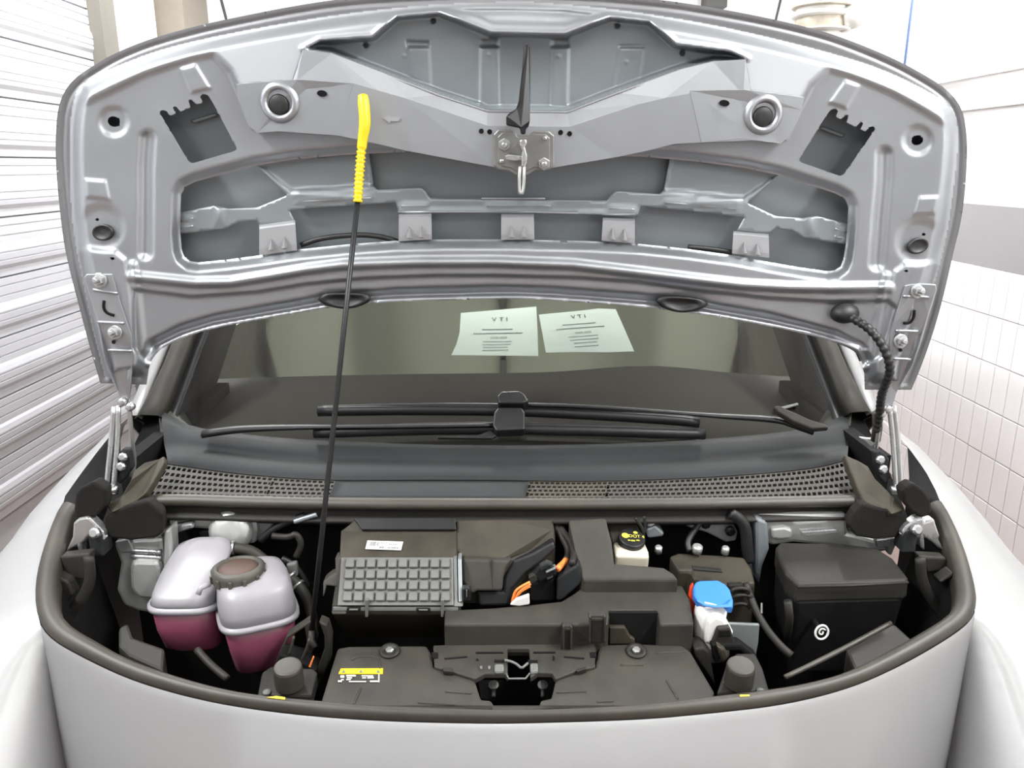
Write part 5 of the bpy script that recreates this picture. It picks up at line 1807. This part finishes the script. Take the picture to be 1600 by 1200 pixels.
# the warning sticker
stq = [(530, 1045), (598, 1045), (597, 1065), (524, 1066)]
ys_ = [(532.5, 1044.5), (598.5, 1044), (598, 1052.5), (529, 1052.5)]
v, f = ext([Zc(p[0], p[1], .0012) for p in ys_], (0, 0, -.001))
stk = mk('warning_sticker', v, f, M_YEL, fp_, label='yellow warning strip with white print under it')
V, F = [], []
for x0, x1, y0, y1 in ((532, 538, 1055, 1059), (541, 556, 1054.5, 1057), (542, 550, 1058, 1060), (565, 583, 1055, 1056.5), (566, 572, 1058, 1060), (574, 584, 1057.5, 1060), (528, 534, 1063, 1065.5), (533, 537, 1061, 1063), (541, 548, 1061, 1062.5), (545, 572, 1064, 1065.6), (578, 591, 1063.5, 1065.5), (591, 593, 1053, 1066)):
    k = len(V)
    V += [Zc(x, y, .0012) for x, y in ((x0, y0), (x1, y0), (x1, y1), (x0, y1))]
    F.append((k, k + 1, k + 2, k + 3))
mk('sticker_print', V, F, M_PRINT, stk)
V, F = [], []
for cx in (537, 564, 591):
    k = len(V)
    V += [Zc(x, y, .0018) for x, y in ((cx - 3, 1051), (cx + 3, 1051), (cx, 1046))]
    F.append((k, k + 1, k + 2))
mk('sticker_symbol', V, F, M_INK, stk)

# --- bump stops and their carriers
for k, (c, plate, lab) in enumerate((((449, 1040), [(409, 1050), (424, 1040), (490, 1044), (496, 1050), (487, 1086), (402, 1086)], 'round black rubber bonnet stop beside the pink coolant tank'),
                                     ((1158, 1038), [(1134, 1040), (1150, 1020), (1180, 1020), (1192, 1044), (1202, 1078), (1120, 1082)], 'round black rubber bonnet stop below the blue-capped filler neck'))):
    p = Zc(c[0], c[1], .03)
    bs = thing('bonnet_stop', lab, 'stop', Zc(c[0], c[1] + 38))
    v, f = lathe(p, (0, -.12, 1), [(.0175, -.032), (.0185, -.03), (.0182, -.004), (.017, -.0005), (.014, 0), (.002, .0003)], 32)
    mk('rubber_pad', v, f, M_RUBBER, bs, sm=False, bev=.001)
    v, f = ext([Zc(q[0], q[1], -.006) for q in plate], (0, 0, -.02))
    mk('stop_plate', v, f, M_BLACK, bs, bev=.003)
    v, f = lathe(Zc(c[0] + (-32 if k == 0 else 30), c[1] + 42, -.005), (0, -.1, 1), [(.006, 0), (.005, .002), (.001, .003)], 12)
    mk('stop_screw', v, f, M_GREYP, bs, sm=True)
# prop bracket (ribbed) and its twin with a black buckle
pb = thing('prop_bracket', 'ribbed black plastic bracket holding the foot of the prop rod', 'bracket', Zc(470, 1040))
for q, y, m_ in ((K('h', (235, 190), (370, 100), (385, 105), (250, 200), (200, 300), (190, 290)), .985, M_DUST), (K('h', (410, 110), (455, 130), (475, 200), (470, 330), (430, 420), (400, 480), (395, 380), (440, 260), (440, 190)), .97, M_BLACK),
                 (K('h', (330, 130), (372, 105), (395, 220), (370, 300), (340, 320), (345, 220)), .985, M_BLACK)):
    front('bracket_wall', q, y, .02, m_, pb, bev=.002)
for q in (K('h', (275, 190), (260, 260), (245, 290)), K('h', (360, 200), (340, 270), (310, 330))):
    v, f = tube([Uy(p[0], p[1], .965) for p in smooth(q, 8)], .002, 6)
    mk('bracket_rib', v, f, M_DUST, pb, sm=True)
front('bracket_wall', K('h', (150, 380), (200, 290), (310, 320), (400, 380)), .96, .03, M_TUB, pb, bev=.002)
front('bracket_marker', K('h', (355, 355), (378, 300), (385, 305), (365, 360)), .955, .003, M_ORANGE, pb, bev=.0005, label='small orange mark')
rb_ = thing('panel_bracket', 'black bracket with a buckle in front of the white filler neck', 'bracket', Zc(1140, 1040))
front('buckle', K('i', (1258, 145), (1325, 140), (1345, 200), (1355, 235), (1225, 235), (1245, 185)), .965, .02, M_BLACK, rb_, bev=.003)
front('buckle_slot', K('i', (1268, 160), (1322, 156), (1332, 190), (1262, 192)), .963, .004, M_TUB, rb_, bev=.001)
front('bracket_wall', K('i', (1130, 260), (1180, 250), (1215, 280), (1230, 370), (1250, 480), (1200, 400), (1140, 300)), .955, .03, M_BLACK, rb_, bev=.003)
front('bracket_wall', K('i', (1225, 235), (1380, 232), (1470, 300), (1485, 360), (1440, 330), (1380, 270), (1300, 270), (1250, 350)), .96, .02, M_TUB, rb_, bev=.003)
front('bracket_wall', K('i', (1255, 245), (1300, 260), (1320, 300), (1290, 340), (1270, 300)), .952, .02, M_BROWN, rb_, bev=.003)

# --- foam blocks and rubber flaps in the back corners
for nm, q, y, d, m_, lab, cat in (
        ('foam_block', K('a', (490, 480), (560, 425), (650, 395), (760, 368), (800, 400), (855, 450), (862, 570), (820, 602), (650, 622), (510, 600), (490, 560)), 1.085, .05, M_FOAM, 'big black foam block below the cowl above the coolant tank', 'foam'),
        ('foam_block', K('r', (375, 800), (480, 830), (590, 850), (680, 880), (765, 930), (710, 1020), (655, 1100), (460, 1110), (310, 1085), (235, 980), (300, 880)), 1.085, .05, M_FOAM, 'big black foam block below the cowl above the fuse box', 'foam'),
        ('foam_wedge', K('a', (310, 330), (340, 290), (425, 245), (500, 300), (505, 400), (440, 475), (315, 482), (298, 420)), 1.08, .05, M_FOAM, 'faceted black foam wedge at the shutter-side foot of the hinge', 'foam'),
        ('foam_wedge', K('r', (705, 700), (740, 660), (805, 622), (900, 690), (955, 770), (965, 880), (880, 930), (780, 870), (725, 800)), 1.08, .05, M_FOAM, 'faceted black foam wedge at the tiled-wall foot of the hinge', 'foam')):
    o = front(nm, q, y, d * .55, m_, None, bev=.004, taper=.12)
    tag(o, lab, cat)
for q, ys, lab in ((K('l', (690, 665), (640, 690), (520, 720), (430, 790), (400, 880), (330, 1000), (190, 1090), (240, 1150), (330, 1105), (430, 1060), (530, 985), (590, 900), (690, 720)), (1.20, 1.19, 1.17, 1.15, 1.13, 1.11, 1.10, 1.08, 1.085, 1.10, 1.11, 1.13, 1.18), 'dusty brown rubber flap beside the cowl grille on the shutter side'),
                   (K('r', (215, 380), (330, 435), (420, 480), (480, 590), (560, 690), (640, 760), (740, 850), (620, 890), (580, 845), (440, 830), (375, 785), (325, 670), (270, 540)), (1.20, 1.19, 1.17, 1.14, 1.12, 1.10, 1.09, 1.075, 1.085, 1.09, 1.105, 1.13, 1.16), 'dusty brown rubber flap beside the cowl grille on the tiled-wall side')):
    P = [Uy(p[0], p[1], y) for p, y in zip(q, ys)]
    v, f = ext(P, (0, .012, -.012))
    o = mk('rubber_flap', v, f, M_BROWN, None, bev=.003)
    tag(o, lab, 'flap')
# ================================================================ hinges, prop rod, wipers, papers, bonnet lead
for side in (-1, 1):
    lab = 'silver hinge with zinc arms on the shutter side' if side < 0 else 'silver hinge with zinc arms beside the black lead'
    if side < 0:
        q = K('E', (388, 160), (400, 142), (520, 142), (545, 232), (575, 320), (610, 425), (614, 500), (612, 600), (610, 660), (600, 735), (556, 735), (545, 690), (520, 640), (488, 540), (450, 360))
    else:
        q = K('H', (1048, 195), (1070, 190), (1120, 185), (1192, 190), (1196, 215), (1160, 330), (1120, 470), (1085, 560), (1010, 690), (990, 760), (950, 760), (945, 700), (960, 640), (980, 540), (975, 430), (1010, 310))
    hh = [.022 if p[1] < 595 else .006 for p in q]
    v, f = ext(HP(q, hh), HP(q, [x - .004 for x in hh]))
    pl = hg = mk('bonnet_hinge', v, f, M_SILVIN, bon, bev=.0015, label=lab)
    # folded rib lines, slot and hole
    if side < 0:
        lines = (K('E', (430, 215), (545, 232)), K('E', (450, 365), (575, 370)), K('E', (500, 495), (612, 498)))
        slot = K('E', (482, 265), (478, 300), (495, 325), (530, 335))
        bolts, hole = K('E', (462, 172), (532, 412)), K('E', (526, 458))[0]
    else:
        lines = (K('H', (1040, 245), (1160, 250)), K('H', (1005, 405), (1110, 408)), K('H', (985, 533), (1075, 538)))
        slot = K('H', (1092, 310), (1090, 345), (1070, 372), (1042, 370))
        bolts, hole = K('H', (1108, 222), (1028, 452)), K('H', (1028, 495))[0]
    for ln in lines:
        v, f = tube(HP(rs(ln, 6), .0225), .0022, 8)
        mk('plate_fold', v, f, M_SILVIN, pl, sm=True)
    v, f = tube(HP(smooth(slot, 10), .0222), .0022, 8)
    mk('plate_slot', v, f, M_TUB, pl, sm=True)
    v, f = lathe(HP([hole], .0222)[0], (0, -1, 0), [(.003, 0), (.0028, .0008)], 12)
    mk('plate_hole', v, f, M_TUB, pl)
    for b in bolts:
        p = HP([b], .022)[0]
        v1 = lathe(p, (0, -1, .1), [(.011, 0), (.011, .0015), (.0085, .002)], 20)
        v2 = lathe(p, (0, -1, .1), [(.0078, .002), (.0078, .008), (.006, .009)], 6)
        v3 = lathe(p, (0, -1, .1), [(.004, .009), (.004, .015), (.003, .016)], 12)
        v, f = join(v1, v2, v3)
        mk('hinge_bolt', v, f, M_ZINC, hg, bev=.0006)
    # arms: an outer double bar and an inner bar, meeting at a pivot under the plate
    if side < 0:
        arms = [[(178, 636, 1.19), (174, 690, 1.185), (166, 765, 1.17)], [(185, 634, 1.19), (184, 690, 1.185), (177, 765, 1.17)], [(202, 632, 1.195), (206, 690, 1.20), (211, 722, 1.205), (206, 745, 1.20)]]
        piv = [(191, 628, 1.19), (203, 636, 1.19)]
    else:
        arms = [[(1390, 636, 1.19), (1396, 690, 1.185), (1400, 765, 1.17)], [(1397, 634, 1.19), (1404, 690, 1.185), (1408, 765, 1.17)], [(1376, 640, 1.20), (1372, 680, 1.205), (1368, 705, 1.21)]]
        piv = [(1388, 640, 1.19), (1378, 646, 1.19)]
    for k, a in enumerate(arms):
        v, f = tube(smooth([Uy(*p) for p in a], 12), .0042 if k < 2 else .0036, 10, flat=.8)
        mk('hinge_arm', v, f, M_ZINC, hg, sm=True)
    for p in piv:
        v, f = lathe(Uy(*p) + Vector((0, .006, 0)), (0, -1, 0), [(.0065, 0), (.0065, .008), (.0045, .010), (.001, .010)], 16)
        mk('hinge_pivot', v, f, M_ZINC, hg, sm=True)
    if side < 0:
        q = K('l', (305, 640), (345, 600), (395, 610), (410, 700), (420, 770), (380, 830), (310, 915), (260, 850), (285, 740))
    else:
        q = K('r', (470, 360), (520, 345), (575, 390), (605, 430), (585, 500), (615, 580), (565, 640), (500, 570), (475, 470))
    front('hinge_foot', q, 1.18, .012, M_COWL, hg, bev=.003)
    for c in ((345, 675), (330, 755)) if side < 0 else ((515, 425), (540, 505)):
        q = K('l' if side < 0 else 'r', c)[0]
        v, f = lathe(Uy(q[0], q[1], 1.178), (0, -1, .2), [(.007, 0), (.007, .004), (.004, .006), (.001, .006)], 8)
        mk('foot_bolt', v, f, M_ZINC, hg)
    v, f = lathe(Uy(171 if side < 0 else 1404, 766, 1.165), (1, 0, 0), [(.007, -.012), (.007, .012)], 14)
    mk('foot_pivot', v, f, M_ZINC, hg, sm=True)

# prop rod with its yellow handle
pr = thing('bonnet_prop_rod', 'black prop rod with ribbed yellow handle holding up the bonnet', 'rod', Uy(489, 985, .99))
t0, t1 = Uy(487, 985, .985), Uy(559, 312, 1.125)
v, f = tube([t0, t0.lerp(t1, .33), t0.lerp(t1, .66), t1], .0037, 12)
mk('rod', v, f, M_BLACK2, pr, sm=True)
v, f = tube([Uy(*p) for p in ((487, 985, .985), (486, 1000, .98), (492, 1012, .975))], .005, 10)
mk('rod_foot', v, f, M_BLACK, pr, sm=True)
path = [(559, 316, 1.124), (561, 280, 1.128), (564, 240, 1.132), (567, 215, 1.134), (570, 198, 1.134), (570, 180, 1.136), (568, 160, 1.140), (567, 150, 1.143)]
P = smooth([Uy(*p) for p in path], 60)
rr = []
for i, p in enumerate(P):
    t = i / 59
    if t < .50:
        rr.append(.0058 + .0016 * math.sin(t / .50 * 2 * PI * 12))
    else:
        rr.append(.0066 + .0012 * ss(t, .55, .75) - .001 * ss(t, .93, 1.0))
v, f = tube(P, [float(x) for x in rr], 16)
mk('handle', v, f, M_YEL, pr, sm=True, label='ribbed yellow handle')

# black lead from car to bonnet
ld = thing('bonnet_lead', 'black corrugated lead arching from the car body into the bonnet', 'cable', Uy(1368, 672, 1.21))
ctr = HP(K('H', (765, 322)), .012)[0]
v, f = lathe(ctr + Vector((0, .001, 0)), (.15, -1, -.05), [(.022, 0), (.0215, .008), (.017, .016), (.010, .021), (.002, .022)], 28, flat=.72, ref=(1, 0, 0))
mk('boot', v, f, M_RUBBERB, ld, sm=True)
ln = K('H', (800, 345), (850, 372), (900, 410), (945, 470), (975, 540), (982, 600), (960, 650), (940, 700), (935, 760), (925, 830), (915, 870))
ys = [1.185, 1.165, 1.15, 1.14, 1.135, 1.14, 1.155, 1.17, 1.185, 1.20, 1.205]
P = smooth([Uy(p[0], p[1], y) for p, y in zip(ln, ys)], 120)
v, f = tube(P, [.0062 + .0008 * math.sin(i * 1.3) for i in range(120)], 12)
mk('conduit', v, f, M_RUBBERB, ld, sm=True)
v, f = tube([Uy(*p) for p in ((1371, 645, 1.20), (1371, 668, 1.21), (1368, 688, 1.215))], .0075, 12)
mk('lead_socket', v, f, M_BROWN, ld, sm=True)
q = K('r', (350, 240), (420, 250), (520, 255), (480, 290), (440, 320), (400, 280))
front('lead_bracket', q, 1.22, .01, M_GALV, ld, bev=.002)

# wipers lying on the screen
def W(u, v, off):
    p0 = SP0 + SN * off
    r = ray(u, v)
    p = CAM + r * ((p0 - CAM).dot(SN) / r.dot(SN))
    for _ in range(8):
        xx = (p.x - XC) / .62
        q0 = p0 + Vector((0, .10 * xx * xx, 0))
        p = CAM + r * ((q0 - CAM).dot(SN) / r.dot(SN))
    return p


def blade(w, pts, r=.0075, off=.022):
    P = smooth([W(p[0], p[1], off) for p in pts], 40)
    v, f = tube(P, r, 8, flat=1.25)
    mk('wiper_blade', v, f, M_BLACK2, w, sm=True)
    P = smooth([W(p[0], p[1] - 7, off + .004) for p in pts], 40)
    v, f = tube(P, [r * .30 + r * .5 * (1 - abs(i / 19.5 - 1) ** 2) for i in range(40)], 8)
    mk('blade_spoiler', v, f, M_BLACK2, w, sm=True)


w1 = thing('wiper', 'black windscreen wiper lying lowest, its arm pivoting on the shutter side', 'wiper', W(330, 676, .02))
blade(w1, [(491, 677), (560, 675), (650, 672), (795, 671), (900, 673), (1000, 676), (1060, 678), (1101, 679)])
P = smooth([W(p[0], p[1], .035) for p in ((318, 678), (360, 672), (400, 669), (500, 667), (640, 666), (770, 664))], 30)
v, f = tube(P, [.013 - .007 * min(1, i / 14) for i in range(30)], 8, flat=.55)
mk('wiper_arm', v, f, M_BLACK2, w1, sm=True)
P = [W(p[0], p[1], .03) for p in ((772, 656), (778, 648), (815, 648), (820, 656), (820, 682), (775, 684), (770, 676))]
v, f = ext(P, SN * .02)
mk('blade_holder', v, f, M_BLACK2, w1, bev=.003)
P = [W(p[0], p[1], .03) for p in ((684, 687), (745, 684), (766, 676), (776, 684), (768, 688))]
v, f = ext(P, SN * .006)
mk('arm_tip', v, f, M_BLACK2, w1, bev=.001)
w2 = thing('wiper', 'black windscreen wiper lying above the other, its arm pivoting on the tiled-wall side', 'wiper', W(1262, 672, .02))
blade(w2, [(497, 643), (560, 642), (650, 641), (800, 642), (900, 647), (1000, 653), (1060, 657), (1092, 661)], off=.024)
P = smooth([W(p[0], p[1], .04) for p in ((1270, 674), (1240, 664), (1215, 655), (1120, 650), (1000, 640), (900, 634), (822, 632))], 30)
v, f = tube(P, [.012 - .0065 * min(1, i / 14) for i in range(30)], 8, flat=.55)
mk('wiper_arm', v, f, M_BLACK2, w2, sm=True)
P = [W(p[0], p[1], .034) for p in ((777, 630), (783, 623), (812, 622), (820, 628), (826, 638), (818, 641), (779, 641))]
v, f = ext(P, SN * .02)
mk('blade_holder', v, f, M_BLACK2, w2, bev=.003)
P = [W(p[0], p[1], .05) for p in K('H', (432, 776), (455, 768), (500, 790), (600, 835), (665, 855), (690, 872), (610, 878), (520, 840), (455, 800))]
v, f = ext(P, SN * .012)
mk('arm_cover', v, f, M_DUST, w2, bev=.003)
P = [W(p[0], p[1], .004) for p in K('H', (440, 770), (550, 742), (555, 752), (450, 782))]
v, f = ext(P, SN * .003)
mk('arm_gleam', v, f, M_GREYP, w2, bev=.001)  # pale strip drawn as a gleam by the wiper arm

# two paper notes behind the glass
for k, (q, lab) in enumerate((([(720, 489), (838, 479), (840, 518), (841, 556), (705, 555), (713, 538), (718, 520)], 'pale green printed note behind the windscreen, the one nearer the prop rod'),
                              ([(842, 491.5), (900, 486), (935, 482), (962, 483), (975, 512), (991, 549), (950, 550.5), (900, 550), (853, 551)], 'pale green printed paper note lying tilted behind the windscreen, away from the rod'))):
    P = [W(p[0], p[1], -.006) for p in q]
    c = sum(P, Vector()) / len(P)
    note = thing('paper_note', lab, 'paper', c)
    v, f = ext(P, SN * -.0006)
    mk('sheet', v, f, M_PAPER, note)
    ux = ((W(841, 520, 0) - W(715, 522, 0)) if k == 0 else (W(980, 511, 0) - W(848, 521, 0))).normalized()
    uy = SN.cross(ux).normalized()

    def at(u, v):
        return W(u, v, -.0050)
    lines = (((781, 499), 'V T I', .016), ((778, 514.5), None, (49, .10)), ((779, 520.5), None, (78, .09)), ((779, 527.5), '10.05.2020', .0075), ((778, 533.5), None, (47, .07)), ((776, 538), None, (45, .07)), ((774, 542.5), None, (38, .07)), ((774, 547), None, (40, .07)))
    if k:
        lines = (((904, 494.5), 'V T I', .015), ((905, 506), None, (52, .10)), ((908, 512), None, (78, .09)), ((911, 519.5), '10.05.2020', .0075), ((912, 525), None, (48, .07)), ((913, 530), None, (45, .07)), ((916, 535), None, (38, .07)), ((917.5, 540.5), None, (40, .07)))
    V, F = [], []
    rnd = random.Random(11)
    for (u, v_), s, sz in lines:
        o = at(u, v_)
        if s:
            text(s, 'note_heading' if s[0] == 'V' else 'note_date', sz, M_INK, note, basis(o, ux, uy))
        else:
            hw = (at(u + sz[0] / 2, v_) - at(u - sz[0] / 2, v_)).length / 2
            x = -hw
            while x < hw - .002:
                wl = min(rnd.uniform(.0015, .0035), hw - x)
                hh = .0011 if sz[1] > .08 else .0008
                kk = len(V)
                V += [o + ux * a + uy * b for a, b in ((x, -hh), (x + wl, -hh), (x + wl, hh), (x, hh))]
                F.append((kk, kk + 1, kk + 2, kk + 3))
                x += wl + .0008
    mk('note_print', V, F, M_INK, note)
